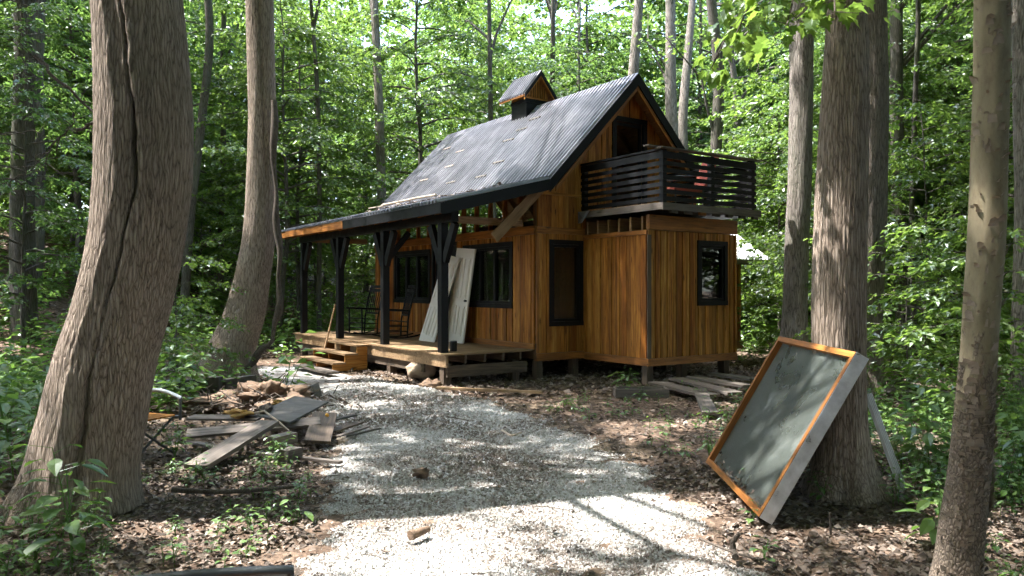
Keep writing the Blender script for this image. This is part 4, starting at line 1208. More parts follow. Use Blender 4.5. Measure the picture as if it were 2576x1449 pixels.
# trunks one can tell apart in the wood behind
BACK = [  # display x at y~300, x at y~700, width px, depth, material, label, name
    (97, 88, 26, 19, 'bark_far', 'dark trunk with dead snags left of the split tree', 'oak_tree'),
    (184, 180, 14, 24, 'bark_far', 'thin straight trunk just left of the split tree', 'maple_tree'),
    (505, 470, 20, 21, 'bark_far', 'dark leaning trunk between the split tree and the curved tree', 'oak_tree'),
    (560, 556, 14, 27, 'bark_far', 'narrow trunk in the gap left of the curved tree', 'maple_tree'),
    (800, 804, 11, 23, 'bark_far', 'slender trunk right of the curved tree, above the porch roof end', 'maple_tree'),
    (955, 962, 23, 24, 'bark_pale', 'pale trunk behind the low end of the porch roof', 'beech_tree'),
    (1236, 1246, 12, 25, 'bark_far', 'thin dark trunk left of the cupola', 'maple_tree'),
    (1385, 1372, 15, 27, 'bark_far', 'forked dark trunk rising directly behind the cupola', 'maple_tree'),
    (1450, 1452, 10, 30, 'bark_far', 'thin trunk behind the ridge between cupola and peak', 'maple_tree'),
    (1590, 1588, 29, 24, 'bark_pale', 'straight grey trunk rising from behind the roof peak', 'poplar_tree'),
    (1690, 1700, 30, 26, 'bark_pale', 'mottled pale trunk right of the roof peak, left of a pair', 'sycamore_tree'),
    (1722, 1716, 24, 27.5, 'bark_pale', 'mottled pale trunk right of the roof peak, right of a pair', 'sycamore_tree'),
    (1806, 1796, 29, 22.5, 'bark_far', 'straight brown trunk above the balcony rail', 'poplar_tree'),
    (1852, 1846, 17, 28, 'bark_far', 'dark half-hidden trunk right of the brown trunk above the balcony', 'maple_tree'),
    (2258, 2264, 30, 17.5, 'bark_far', 'dark trunk just right of the big ridged pair', 'oak_tree'),
    (2302, 2298, 12, 16, 'bark_far', 'thin dark stem among low leaves right of the ridged pair', 'maple_tree'),
    (2380, 2375, 18, 22, 'bark_far', 'shaded trunk midway between ridged pair and peeling tree', 'maple_tree'),
    (2450, 2446, 16, 20, 'bark_far', 'shaded trunk partly hidden by the peeling tree', 'maple_tree'),
    (2572, 2566, 38, 11.5, 'bark_pale', 'grey trunk cut off by the right edge of view', 'beech_tree'),
    (40, 20, 16, 26, 'bark_far', 'faint trunk at the far left edge on the slope', 'maple_tree'),
]
for k, (xa, xb, w, d, mt, lab, nm) in enumerate(BACK):
    pa, pb = ray(xa, 300, d), ray(xb, 700, d)
    sl = (pa.x - pb.x) / (pa.z - pb.z)
    zb = tz(pb.x, d); xb0 = pb.x - sl * (pb.z - zb)
    rr_ = w / 2 / F * d
    cc = [[z, sl * z + 0.04 * math.sin(z * 0.8 + k), 0.05 * math.sin(z * 0.6 + 2 * k), rr_ * (1.12 - 0.02 * z)] for z in (-0.2, 1.0, 3.0, 5.5, 8.0)]
    canopy_tree(nm, lab, xb0, d, cc, MAT[mt], 22, 46, seed=40 + k, flare=0.3, top=rnd.uniform(17, 22), lean=(rnd.uniform(-1, 1), rnd.uniform(-1, 1)))
# trees outside the view that shade the clearing
SHADE = [(-10.5, 7.0), (-12, 3), (-6.5, -2.0), (-2.5, -5), (3.0, -6.5), (7.5, -2), (9.5, 4.0), (-15, 13), (-10.5, 16.5), (-18, 6), (12.5, 9.5), (-13, -4), (-20, -3), (5.5, -11), (-5, -11), (-22, 16)]
for k, (x, y) in enumerate(SHADE):
    cc = [[z, 0.03 * math.sin(z + k), 0.03 * math.cos(z + k), 0.26 - 0.008 * z] for z in (-0.2, 1, 3, 6, 9)]
    canopy_tree('shade_tree', 'tall woodland tree beside the clearing whose crown shades the drive', x, y, cc, MAT['bark_far'], 20, 30, group='trees around the clearing', seed=80 + k, top=rnd.uniform(16, 20))

# --- the high canopy: leaf clumps handed to the nearest tree, left out where sun patches are wanted
SUNXY = SUN[:2] / SUN[2]
GAPS = []     # (x, y, z, radius): chosen sun patches; leaves and saplings on their sun rays are left out
def gap(p, r): GAPS.append((p[0], p[1], p[2], r))
for a, b, r in ((1120, 1330, 0.5), (900, 1370, 0.4), (1010, 1300, 0.35), (1250, 1260, 0.3), (1500, 1240, 0.42), (1640, 1260, 0.45), (1740, 1320, 0.4), (1580, 1330, 0.35), (1450, 1300, 0.25),
                (1830, 1380, 0.25), (1380, 1400, 0.2), (1160, 1400, 0.25), (1780, 1430, 0.22), (1020, 1430, 0.2),
                (880, 1120, 0.22), (1000, 1090, 0.2), (830, 1165, 0.25), (560, 1170, 0.35), (680, 1160, 0.3), (480, 1190, 0.25), (760, 1150, 0.22), (800, 918, 0.4), (700, 925, 0.4), (950, 950, 0.35), (1030, 965, 0.3), (900, 1010, 0.25), (1150, 985, 0.25),
                (700, 1300, 0.3), (560, 1330, 0.35), (450, 1300, 0.3), (640, 1400, 0.3),
                (1620, 1080, 0.35), (1720, 1060, 0.35), (1560, 1060, 0.25), (1850, 1010, 0.3), (2080, 1270, 0.25), (2250, 1320, 0.3),
                (60, 1000, 0.6), (40, 900, 0.6), (110, 860, 0.4), (2300, 1100, 0.5), (2400, 1080, 0.4), (2540, 1060, 0.5), (650, 1040, 0.4), (750, 1030, 0.35), (560, 1020, 0.3), (410, 1050, 0.3)):
    gap(gnd(a, b), r)
def flank(t, z, r):
    zz_, ax_, ay_, ar_ = t['axis']
    cxy_ = np.array([t['x'] + np.interp(z, zz_, ax_), t['y'] + np.interp(z, zz_, ay_)]) + np.interp(z, zz_, ar_) * np.array([-0.75, -0.45])
    gap((cxy_[0], cxy_[1], z + t['z']), r)
for z in (0.9, 1.4, 1.9, 2.4, 2.9, 3.4, 3.9): flank(TREES[0], z, 0.36)
for z in (3.6, 4.4, 5.2, 6.0, 6.8): flank(TREES[1], z, 0.42)
for z in (1.7, 2.2): flank(TREES[2], z, 0.28)
for z in (2.4, 3.2, 4.0, 4.8): flank(TREES[4], z, 0.4)
gap((2.6, 6.25, 2.2), 0.3); gap((2.55, 6.25, 1.8), 0.25)
for x, y, r in ((1.0, 0.6, 0.9), (1.2, 1.8, 1.0), (0.6, 2.8, 0.9), (1.5, 3.2, 0.9), (0.6, 4.2, 0.8), (1.4, 4.7, 0.7), (0.4, 5.5, 0.5), (1.9, 1.0, 0.6), (-1.5, 4.0, 0.6), (-1.6, 5.5, 0.6), (-1.6, 7.0, 0.6), (-1.0, 2.5, 0.5)):
    gap(c2w(x, y, rz_at(x) if x > 0 else 3.2), r)
for y in np.arange(0.2, 3.2, 0.22): gap(c2w(-1.98, y, 0.5), 0.17)
gap(c2w(1.15, -1.2, 1.4), 0.22); gap(c2w(1.15, -1.3, 0.8), 0.2)
for y in np.arange(-2.0, -0.1, 0.3): gap(c2w(1.0, y, 3.6), 0.28)
for a, b, d in ((1980, 60, 5.2), (1900, 90, 5.5), (2060, 30, 5.0)): gap(ray(a, b, d), 0.45)
for a, b, d, r in ((1980, 400, 13.0, 1.1), (1960, 560, 13.0, 0.8), (1930, 480, 13.2, 0.8)): gap(ray(a, b, d), r)
GAPS = np.array(GAPS)

def sunlit(P, extra):
    d = P[:, None] - GAPS[None, :, :3]
    t = d @ SUN
    perp2 = (d ** 2).sum(-1) - t ** 2
    return ((t > 0) & (perp2 < (GAPS[None, :, 3] + extra) ** 2)).any(1)

r_ = np.random.default_rng(21)
NC = 11500
cxy = np.stack([r_.uniform(-27, 24, NC), r_.uniform(-15, 44, NC)], 1)
cz_ = 8.5 + 12.5 * r_.beta(1.6, 1.4, NC)
CC = np.column_stack([cxy, cz_])
# natural unevenness of the canopy, and thinner over the wood behind so shafts of sun reach the lower leaves
dn = 0.5 + 0.55 * wavy(CC[:, 0], CC[:, 1], 0.55) + 0.35 * wavy(CC[:, 1], CC[:, 0], 1.6)
foot = CC[:, :2] - SUNXY[None] * CC[:, 2:3]
keep_p = np.where(foot[:, 1] > 17.5, 0.17, 0.98) * np.clip(0.35 + 0.8 * dn, 0.12, 1)
keep_p = np.where(foot[:, 1] <= 17.5, np.clip(0.6 + 0.6 * dn, 0.4, 1), keep_p)
keep = r_.random(NC) < keep_p
keep &= ~sunlit(CC, 0.05)
# leave the camera's own upward view of near sky to the crowns, none hanging lower than the frame top nearby
CC = CC[keep]
tx = np.array([[t['x'] + t['axis'][1][-1] * 0.5, t['y']] for t in TREES])
own = np.argmin(((CC[:, None, :2] - tx[None]) ** 2).sum(-1), 1)
for ti, t in enumerate(TREES):
    mine = CC[own == ti]
    lm, wm = t['leaf'], t['limb']
    zz_, ax_, ay_, ar_ = t['axis']
    base = np.array([t['x'], t['y'], t['z']])
    for j, c in enumerate(mine):
        near_view = c[1] > 14
        k = int(r_.integers(44, 66))
        ls = (0.155 if near_view else 0.25)
        off = r_.normal(0, 1, (k, 3)) * np.array([0.50, 0.50, 0.22])
        P = c + off
        ang = r_.uniform(0, 6.28, k)
        ok = ~sunlit(P, 0.02)
        P = P[ok]; ang = ang[ok]; k = len(P)
        if k == 0: continue
        axd = np.stack([np.cos(ang), np.sin(ang), r_.uniform(-0.8, 0.1, k)], 1)
        nd = np.stack([r_.normal(0, 0.5, k), r_.normal(0, 0.5, k), np.ones(k)], 1)
        leaves(lm, P - base, axd, nd, ls * r_.uniform(0.7, 1.25, k), 0.66, r=r_)
        if j % 3 == 0 or near_view and j % 2 == 0:
            zs = max(6.0, min(c[2] - base[2] - r_.uniform(1.0, 3.5), zz_[-1] - 0.5))
            s0_ = np.array([np.interp(zs, zz_, ax_), np.interp(zs, zz_, ay_), zs]); e0 = c - base
            if np.linalg.norm(e0[:2] - s0_[:2]) > 7: continue
            md = (s0_ + e0) / 2 + np.array([r_.normal(0, 0.3), r_.normal(0, 0.3), 0.35])
            wm.tube(np.array([s0_, (s0_ + md) / 2 + r_.normal(0, 0.1, 3), md, e0]), [0.06, 0.045, 0.03, 0.01], 5, cap=False)
    if len(mine):
        for vv, qq in zip(wm.v, wm.q): lm.add(vv, quads=qq - qq.min())
        o = lm.build('crown', MAT['leaf_c'], t['obj'])
        o.data.materials.append(MAT['bark_far'])
        ns = np.array([len(p.vertices) == 4 for p in o.data.polygons]) if wm.v else None
        if ns is not None: o.data.polygons.foreach_set('material_index', ns.astype(np.int32))

# --- understorey: boughs fill the view behind the clearing
r_ = np.random.default_rng(5)
MARK = [(60, 'at the far left edge'), (140, 'by the snaggy trunk'), (250, 'just left of the split tree'), (470, 'just right of the split tree'), (600, 'left of the curved tree'), (760, 'just right of the curved tree'),
        (900, 'above the porch roof end'), (1100, 'above the steep roof edge'), (1290, 'left of the cupola'), (1480, 'right of the cupola'), (1640, 'behind the roof peak'), (1770, 'right of the roof peak'),
        (1900, 'above the balcony'), (2060, 'behind the sunlit grey trunk'), (2250, 'behind the ridged pair'), (2420, 'left of the peeling tree'), (9999, 'right of the peeling tree')]
def region(x, y):
    dx = (x / max(y, 0.1)) * F + 1288
    if y < 3: return 'behind the clearing'
    w = next(t for p, t in MARK if dx < p)
    return ('in near wood ' if y < 25 else 'in deep wood ') + w
spots = []
tries = 0
while len(spots) < 215 and tries < 9000:
    tries += 1
    y = r_.uniform(13.5, 47) if r_.random() < 0.88 else r_.uniform(-14, -3)
    x = r_.uniform(-0.78, 0.78) * abs(y) if y > 0 else r_.uniform(-16, 16)
    if in_cabin(x, y, 1.6): continue
    px = x / y * F + 1288 if y > 0 else 0
    if y > 0 and 640 < px < 1930 and y < 20: continue
    if y > 0 and 1880 < px < 2130 and y < 19: continue
    if y > 0 and px <= 640 and y < 15.5: continue
    if y > 0 and px > 2130 and y < 20 and r_.random() < 0.55: continue
    md = 1.3 if y < 25 else 1.6
    if any((x - a) ** 2 + (y - b) ** 2 < md * md for a, b in spots): continue
    bad = y > 0 and any(abs(px - (q[0] + q[1]) / 2) < q[2] / 2 + (4200.0 if q[2] >= 28 else 1500.0) / y and y < q[3] - 0.3 and q[2] > 18 for q in BACK)
    for h in (3.0, 5.0, 7.0, 9.0):
        q_ = GAPS[:, :2] + SUNXY[None] * (h - GAPS[:, 2:3])
        if ((np.hypot(q_[:, 0] - x, q_[:, 1] - y) < 1.7) & (GAPS[:, 2] < h)).any(): bad = True
    if bad and y > 0: continue
    spots.append((x, y))
for k, (x, y) in enumerate(spots):
    kind = int(r_.choice([0, 1, 2, 3, 4, 5], p=[0.2, 0.22, 0.14, 0.2, 0.16, 0.08]))
    reg = region(x, y)
    tall = kind in (1, 3)
    lab = ('tall understorey tree ' if tall else 'bushy layered sapling ') + reg
    s = r_.uniform(0.85, 1.25)
    place_under(kind, x, y, r_.uniform(0, 6.28), s, 'understorey_tree' if tall else 'sapling', lab, 'tree' if tall else 'sapling', lab.replace(' tree ', ' trees ').replace('sapling ', 'saplings ').strip())
# taller trees deep in the wood carry the leaf wall up to the top of the view
k = 0; big = []
while k < 34:
    y = r_.uniform(33, 50); x = r_.uniform(-0.75, 0.75) * y
    if any((x - a) ** 2 + (y - b) ** 2 < 9 for a, b in big): y = r_.uniform(30, 52); x = r_.uniform(-0.75, 0.75) * y
    big.append((x, y)); k += 1
    lab = 'very tall forest tree ' + region(x, y)
    place_under(int(r_.choice([1, 3, 4])), x, y, r_.uniform(0, 6.28), r_.uniform(1.7, 2.1), 'forest_tree', lab, 'tree', lab.replace(' tree ', ' trees '))
# the wood goes on out of view, added to fill the window reflections
k = 0; ring = []
while k < 26:
    a = r_.uniform(0.75, 2 * np.pi - 0.75); d = r_.uniform(20, 38)
    x, y = math.sin(a) * d, 5 + math.cos(a) * d
    if (y > 2 and abs(x / y) < 0.72) or in_cabin(x, y, 3) or math.hypot(x, y) < 9: continue
    h_ = np.array([3.0, 5.0, 7.0, 9.0, 11.0])
    q_ = GAPS[:, None, :2] + SUNXY[None, None] * (h_[None, :, None] - GAPS[:, None, 2:3])
    if (np.hypot(q_[..., 0] - x, q_[..., 1] - y) < 2.5).any() or any((x - p) ** 2 + (y - q) ** 2 < 6 for p, q in ring): continue
    ring.append((x, y)); k += 1
    place_under(int(r_.choice([0, 1, 3, 4])), x, y, r_.uniform(0, 6.28), r_.uniform(1.1, 1.7), 'woodland_tree', 'leafy woodland tree round the sides of the clearing', 'tree', 'woodland trees round the clearing')
for x, y in ((13, 11), (14.2, 14), (16, 9), (17, 13.2), (19, 16), (20, 11), (22, 14.5), (24, 9), (15.2, 17.2), (26, 13)):  # more out-of-view trees, added where the annex window reflects
    place_under(int(r_.choice([0, 1, 3, 4])), x, y, r_.uniform(0, 6.28), r_.uniform(1.1, 1.5), 'woodland_tree', 'leafy woodland tree round the sides of the clearing', 'tree', 'woodland trees round the clearing')
# tell look-alikes apart by their order across the view
from collections import defaultdict
same = defaultdict(list)
for o in COL.objects:
    if o.parent is None and 'label' in o and o.name.split('.')[0] in ('understorey_tree', 'sapling', 'forest_tree') and o.location.y > 3: same[o['label']].append(o)
ORD = ['leftmost', 'second from left', 'third from left', 'fourth from left', 'fifth from left', 'sixth from left', 'seventh from left', 'eighth from left', 'ninth from left', 'tenth from left', 'eleventh from left', 'twelfth from left']
for lab, os_ in same.items():
    if len(os_) > 1:
        for k, o in enumerate(sorted(os_, key=lambda o: o.location.x / o.location.y)): o['label'] = lab + ', ' + (ORD[k] if k < len(os_) - 1 else 'rightmost')
# individual young trees that stand out
for kind, px, d, rz, s, lab in ((2, 2075, 16.6, 0.4, 0.95, 'young maple with sunlit leaves between the annex and the balcony-side trunk'),
                                (5, 1985, 17.5, 1.4, 0.9, 'small sapling with drooping leaves by the shed wall'),
                                (0, 1965, 20.5, 2.4, 1.1, 'bright leafy maple right of the balcony rail'),
                                (2, 2330, 14.0, 0.9, 0.95, 'young tree with big leaves right of the ridged pair'),
                                (5, 2290, 11.5, 2.2, 0.85, 'waist-high sapling right of the ridged pair'),
                                (5, 2500, 9.5, 3.1, 0.9, 'leafy sapling behind the peeling tree'),
                                (4, 60, 15.5, 0.2, 0.9, 'leafy young tree on the left slope by the dark trunk'),
                                (5, 445, 13.0, 4.4, 0.75, 'low sapling between the split tree and the curved tree')):
    p = ray(px, 800, d)
    place_under(kind, p.x, d, rz, s, 'young_maple' if 'maple' in lab else 'sapling', lab, 'sapling')

# bough hanging in from the ridged tree at the top right: large lobed leaves
r_ = np.random.default_rng(31)
bl, bw = MB(), MB()
b3 = np.array([t3_.location.x, t3_.location.y, t3_.location.z])
for (px, py, d), (qx, qy, qd), L in (((2095, -60, 6.1), (1980, 60, 5.0), 1), ((2095, -120, 6.1), (1850, 90, 5.6), 1), ((2095, -180, 6.1), (1930, -20, 5.2), 1), ((2095, -60, 6.1), (2100, 30, 4.9), 1), ((2090, -100, 6.1), (1790, 170, 6.2), 1)):
    a = np.array(ray(px, py, d)) - b3; b = np.array(ray(qx, qy, qd)) - b3
    n = 16; t = np.linspace(0, 1, n)
    P = a + (b - a) * t[:, None]; P[:, 2] += 0.35 * np.sin(np.pi * t)
    bw.tube(P, 0.02 * (1 - 0.85 * t) + 0.002, 5, cap=False)
    for tt in np.linspace(0.35, 1.0, 13):
        c = np.array([np.interp(tt, t, P[:, k]) for k in range(3)])
        for _ in range(3):
            dv = unit(np.array([r_.normal(0, 1), r_.normal(0, 1), r_.uniform(-0.7, 0.2)]))
            e = c + dv * r_.uniform(0.08, 0.28)
            bw.tube(np.array([c, e]), [0.003, 0.0015], 3, cap=False)
            k = int(r_.integers(2, 4))
            axd = dv[None] * 0.7 + np.stack([r_.normal(0, 0.6, k), r_.normal(0, 0.6, k), r_.uniform(-0.9, -0.1, k)], 1)
            nd = np.stack([r_.normal(0, 0.4, k), r_.normal(0, 0.4, k), np.ones(k)], 1)
            shaped_leaves(bl, MAPLE, e + r_.normal(0, 0.03, (k, 3)), axd, nd, r_.uniform(0.085, 0.14, k), r=r_, tint=r_.uniform(0.45, 1.0, k))
bb = bw.build('low_bough', MAT['stick'], t3_)
bl.build('bough_leaves', MAT['leaf_a'], bb)

# dead snags on the left
r_ = np.random.default_rng(17)
for lab, segs_ in (('pale dead limb slanting down against the split tree', (((88, 140), (255, 300), 8.5), ((255, 300), (300, 420), 8.5), ((255, 300), (190, 330), 8.5))),
                   ('bare forked twigs reaching in from the left edge', (((-40, 330), (150, 345), 9.0), ((150, 345), (215, 290), 9.0), ((150, 345), (60, 440), 9.0), ((60, 440), (-10, 470), 9.0), ((150, 345), (120, 430), 9.0)))):
    mb = MB()
    for (pa, pb, d) in segs_:
        a, b = np.array(ray(*pa, d)), np.array(ray(*pb, d)); t = np.linspace(0, 1, 8)[:, None]
        P = a + (b - a) * t; P[1:-1] += r_.normal(0, 0.025, (6, 3))
        big = d < 8.8
        mb.tube(P, np.linspace(0.022 if big else 0.009, 0.014 if big else 0.004, 8), 6)
        for _ in range(4):
            q = P[r_.integers(2, 7)]; e = q + r_.normal(0, 0.25, 3); mb.tube(np.array([q, (q + e) / 2 + r_.normal(0, 0.03, 3), e]), [0.007, 0.004, 0.002], 4, cap=False)
    sn = mb.build('dead_branch', MAT['stick'], smooth=True); tag(sn, lab, 'branch')

# --- far wood closing the view: one mass of leaves
r_ = np.random.default_rng(9)
mb = MB(); k = 76000
ang = r_.uniform(-1.0, 1.0, k); dist = r_.uniform(46, 82, k)
x = np.sin(ang) * dist; y = np.cos(ang) * dist
h = r_.beta(1.3, 1.5, k) * 24
h = h + 1.2 * np.sin(ang * 37) * np.sin(dist)
P = np.stack([x, y, terrain(x, y) + np.clip(h, 0.1, None)], 1)
hole = wavy(x * 1.0, h * 1.4, 0.5) > (0.8 + 0.1 * np.sin(ang * 9))
P = P[~hole]; k = len(P)
a2 = r_.uniform(0, 6.28, k)
leaves(mb, P, np.stack([np.cos(a2), np.sin(a2), r_.uniform(-0.7, 0.1, k)], 1), np.stack([r_.normal(0, 0.5, k), r_.normal(0, 0.5, k), np.ones(k)], 1), r_.uniform(0.35, 0.75, k), 0.7, r=r_)
fw = mb.build('far_wood', MAT['leaf_c']); tag(fw, 'mass of distant woodland leaves closing the view', 'woods', kind='stuff')
# ------------------------------------------------------------------ low plants
r_ = np.random.default_rng(77)
def herb(seed, H, nl, leaf, spread=0.5, shape=OVATE, nst=1, droop=0.35, lite=False):
    r = np.random.default_rng(seed); sm, lm = MB(), MB()
    for s in range(nst):
        a0 = r.uniform(0, 6.28); lean = r.uniform(0.05, 0.35) * (1.4 if nst > 1 else 1)
        t = np.linspace(0, 1, 6); h = H * r.uniform(0.7, 1.1)
        P = np.stack([np.cos(a0) * lean * h * t ** 1.5, np.sin(a0) * lean * h * t ** 1.5, h * t], 1)
        sm.tube(P, 0.004 * (1 - 0.6 * t) * (1 + H), 4, cap=False)
        az = r.uniform(0, 6.28)
        for k in range(nl):
            f = 0.18 + 0.82 * (k + 1) / nl
            c = np.array([np.interp(f, t, P[:, q]) for q in range(3)])
            az += 2.4
            e = c + np.array([np.cos(az), np.sin(az), 0.25]) * leaf * spread
            if not lite: sm.tube(np.array([c, e]), [0.0022, 0.0012], 3, cap=False)
            if lite: leaves(lm, e[None], np.array([[np.cos(az), np.sin(az), r.uniform(-droop, 0.25)]]), np.array([[r.normal(0, 0.25), r.normal(0, 0.25), 1.0]]), leaf * r.uniform(0.8, 1.2), 0.55, tint=r.uniform(0.2, 1, 1), r=r)
            else: shaped_leaves(lm, shape, e[None], np.array([[np.cos(az), np.sin(az), r.uniform(-droop, 0.25)]]), np.array([[r.normal(0, 0.25), r.normal(0, 0.25), 1.0]]), leaf * r.uniform(0.7, 1.15) * (1 - 0.35 * f ** 3), tint=r.uniform(0.2, 1, 1), r=r)
    return sm, lm
def flat_arrays(mb):
    return np.concatenate(mb.v), (np.concatenate(mb.t) if mb.t else np.zeros((0, 3), int)), (np.concatenate(mb.q) if mb.q else np.zeros((0, 4), int)), (np.concatenate(mb.tt) if mb.tt else np.zeros(0))
HERBS = [herb(200 + k, *a) for k, a in enumerate(((0.55, 14, 0.13), (0.75, 18, 0.15), (0.38, 10, 0.11), (0.9, 22, 0.14), (0.28, 8, 0.09), (0.16, 6, 0.075)))]
HERBS += [herb(230 + k, H, n, l, 0.6, OVATE, 3) for k, (H, n, l) in enumerate(((0.5, 9, 0.12), (0.35, 7, 0.10), (0.2, 5, 0.07)))]
HERBS += [herb(240, 0.12, 4, 0.06, 0.8, MAPLE, 2), herb(241, 0.22, 5, 0.08, 0.7, MAPLE, 2)]
HERBS += [herb(250 + k, H, n, l, 0.6, OVATE, 2, 0.35, True) for k, (H, n, l) in enumerate(((0.6, 14, 0.16), (0.8, 16, 0.17), (0.45, 12, 0.15)))]
HF = [(flat_arrays(s), flat_arrays(l)) for s, l in HERBS]
def scatter(mb, kinds, P, smin, smax, rr, tintshift=0.0):
    ks = rr.choice(kinds, len(P))
    for kd in set(ks):
        sel = P[ks == kd]; n = len(sel)
        a = rr.uniform(0, 6.28, n); s = rr.uniform(smin, smax, n)
        for arr in HF[kd]:
            v, t, q, tn = arr
            if not len(v): continue
            V = v[None] * s[:, None, None]
            x = V[..., 0] * np.cos(a)[:, None] - V[..., 1] * np.sin(a)[:, None]; y = V[..., 0] * np.sin(a)[:, None] + V[..., 1] * np.cos(a)[:, None]
            W_ = np.stack([x + sel[:, 0:1], y + sel[:, 1:2], V[..., 2] + sel[:, 2:3]], -1)
            o = (np.arange(n) * len(v))[:, None, None]
            if len(t): mb.add(W_.reshape(-1, 3), tris=(t[None] + o).reshape(-1, 3), tint=np.clip(np.tile(tn, n) + np.repeat(rr.normal(tintshift, 0.15, n), len(tn)), 0, 1))
            else: mb.add(W_.reshape(-1, 3), quads=(q[None] + o).reshape(-1, 4), tint=0.35)
def spread(n, x0, x1, y0, y1, rr, clump=0.8, thr=0.1, avoid=True):
    x = rr.uniform(x0, x1, n); y = rr.uniform(y0, y1, n)
    ok = wavy(x, y, clump) > thr - 0.5 * rr.random(n)
    l, r2 = gravel_edges(y)
    ok &= ~((x > l - 0.1) & (x < r2 + 0.1) & (y < 16.5))
    if avoid:
        p = np.stack([x - CX, y - CY], 1); a = p @ CV; b = p @ CU
        ok &= ~((a > -2.8) & (a < 6.9) & (b > -2.3) & (b < 8.1))
        ok &= np.hypot(x - t1.location.x, y - t1.location.y) > 0.55
    ok &= ~((x > -6.3) & (x < -2.9) & (y > 11.0) & (y < 17) & (rr.random(n) < 0.8))
    ok &= ~((x > -4.3) & (x < -1.9) & (y > 7.4) & (y < 12.4) & (rr.random(n) < 0.85))
    x, y = x[ok], y[ok]
    return np.stack([x, y, terrain(x, y) - 0.01], 1)
def cover(label, jobs, seed):
    rr = np.random.default_rng(seed); mb = MB()
    for n, box, kinds, s0, s1, cl, th in jobs:
        scatter(mb, kinds, spread(n, *box, rr, cl, th), s0, s1, rr)
    o = mb.build('undergrowth', MAT['leaf_herb']); tag(o, label, 'undergrowth', kind='stuff'); return o
cover('leafy weeds and seedlings crowding left of the split tree', [(260, (-8.5, -3.9, 4.6, 9.5), [0, 1, 3, 6], 0.7, 1.15, 0.5, -0.3), (260, (-10, -3.2, 9.5, 14), [11, 13, 12, 7], 0.7, 1.2, 0.5, -0.1), (120, (-5.2, -2.6, 3.6, 5.6), [2, 4, 7, 8], 0.6, 1.0, 0.9, 0.0)], 1)
cover('low seedlings and ivy scattered over the leaves by the drive', [(420, (-3.2, -0.9, 3.4, 8.6), [5, 5, 8, 9, 10], 0.5, 1.0, 1.6, 0.1), (90, (-4.2, -2.2, 9.0, 12.5), [4, 7, 8], 0.6, 1.1, 1.2, 0.1)], 2)
cover('bright leafy weeds filling the ground right of the ridged tree', [(330, (3.0, 6.8, 5.9, 10.5), [0, 2, 6, 7, 4], 0.6, 1.05, 0.6, -0.35), (120, (2.8, 4.3, 4.2, 6.2), [5, 8, 9, 4], 0.6, 1.2, 1.2, 0.05), (120, (5.8, 12, 10, 17), [11, 12, 13], 0.7, 1.2, 0.5, -0.1)], 3)
cover('sparse sprouts on the trampled soil by the annex', [(60, (0.4, 3.0, 8.8, 13), [5, 8, 9], 0.6, 1.3, 1.5, 0.1), (60, (1.4, 3.2, 4.2, 8.8), [5, 8, 9, 10], 0.6, 1.2, 1.5, 0.15)], 4)
cover('ferny ground plants across the floor of the wood behind', [(2300, (-26, 26, 14.5, 36), [11, 12, 13], 0.8, 1.5, 0.3, -0.2)], 5)

# plants one can pick out
def plant(name, label, p, H, nl, leaf, seed, nst=1, shape=OVATE, rot=0.0, tmat='leaf_herb'):
    s, l = herb(seed, H, nl, leaf, 0.6, shape, nst)
    t = empty(name, (p[0], p[1], tz(p[0], p[1]) - 0.01), rot); tag(t, label, 'plant')
    s.build('stem', MAT[tmat], t); l.build('foliage', MAT[tmat], t)
p = gnd(190, 1330); plant('pokeweed', 'big-leaved weed in front of the split trunk base', (-2.72, 4.75), 0.72, 16, 0.20, 301, 2)
plant('pokeweed', 'tall bright weed with large top leaves left of the split tree', (-4.35, 6.7), 1.25, 20, 0.20, 302, 2)
plant('pokeweed', 'broad-leaved weed at the lower left corner', (-3.25, 4.45), 0.4, 10, 0.17, 303, 2)
p = gnd(1575, 985); plant('shrub_seedling', 'light green leafy plant by the planter under the annex corner', (p.x, p.y), 0.42, 12, 0.15, 304, 3)
p = gnd(1610, 1005); plant('shrub_seedling', 'small pale plant in front of the wooden planter', (p.x, p.y), 0.16, 6, 0.10, 305, 2)
p = gnd(700, 1160); plant('weed', 'upright feathery weed beside the timber block in the debris', (p.x, p.y), 0.32, 14, 0.07, 306, 4)
p = gnd(440, 1140); plant('weed', 'yellow-green weed growing beside the folding chair legs', (p.x, p.y), 0.38, 12, 0.10, 307, 3)
p = gnd(755, 1290); plant('weed', 'two-leaved sprout at the edge of the gravel', (p.x, p.y), 0.16, 3, 0.12, 308, 1)
p = gnd(2330, 1235); plant('pokeweed', 'tall narrow-leaved weed clump right of the ridged tree', (3.75, 6.9), 0.75, 22, 0.19, 309, 3)
plant('pokeweed', 'sunny weed clump behind the peeling tree', (4.6, 6.6), 0.7, 20, 0.18, 310, 3)
plant('pokeweed', 'dark broad-leaved weed at the foot of the peeling tree', (2.72, 4.9), 0.35, 9, 0.16, 311, 2)
p = gnd(480, 900); plant('pokeweed', 'leafy bush between the split tree and the curved tree', (-4.75, 11.2), 0.95, 24, 0.2, 312, 4)

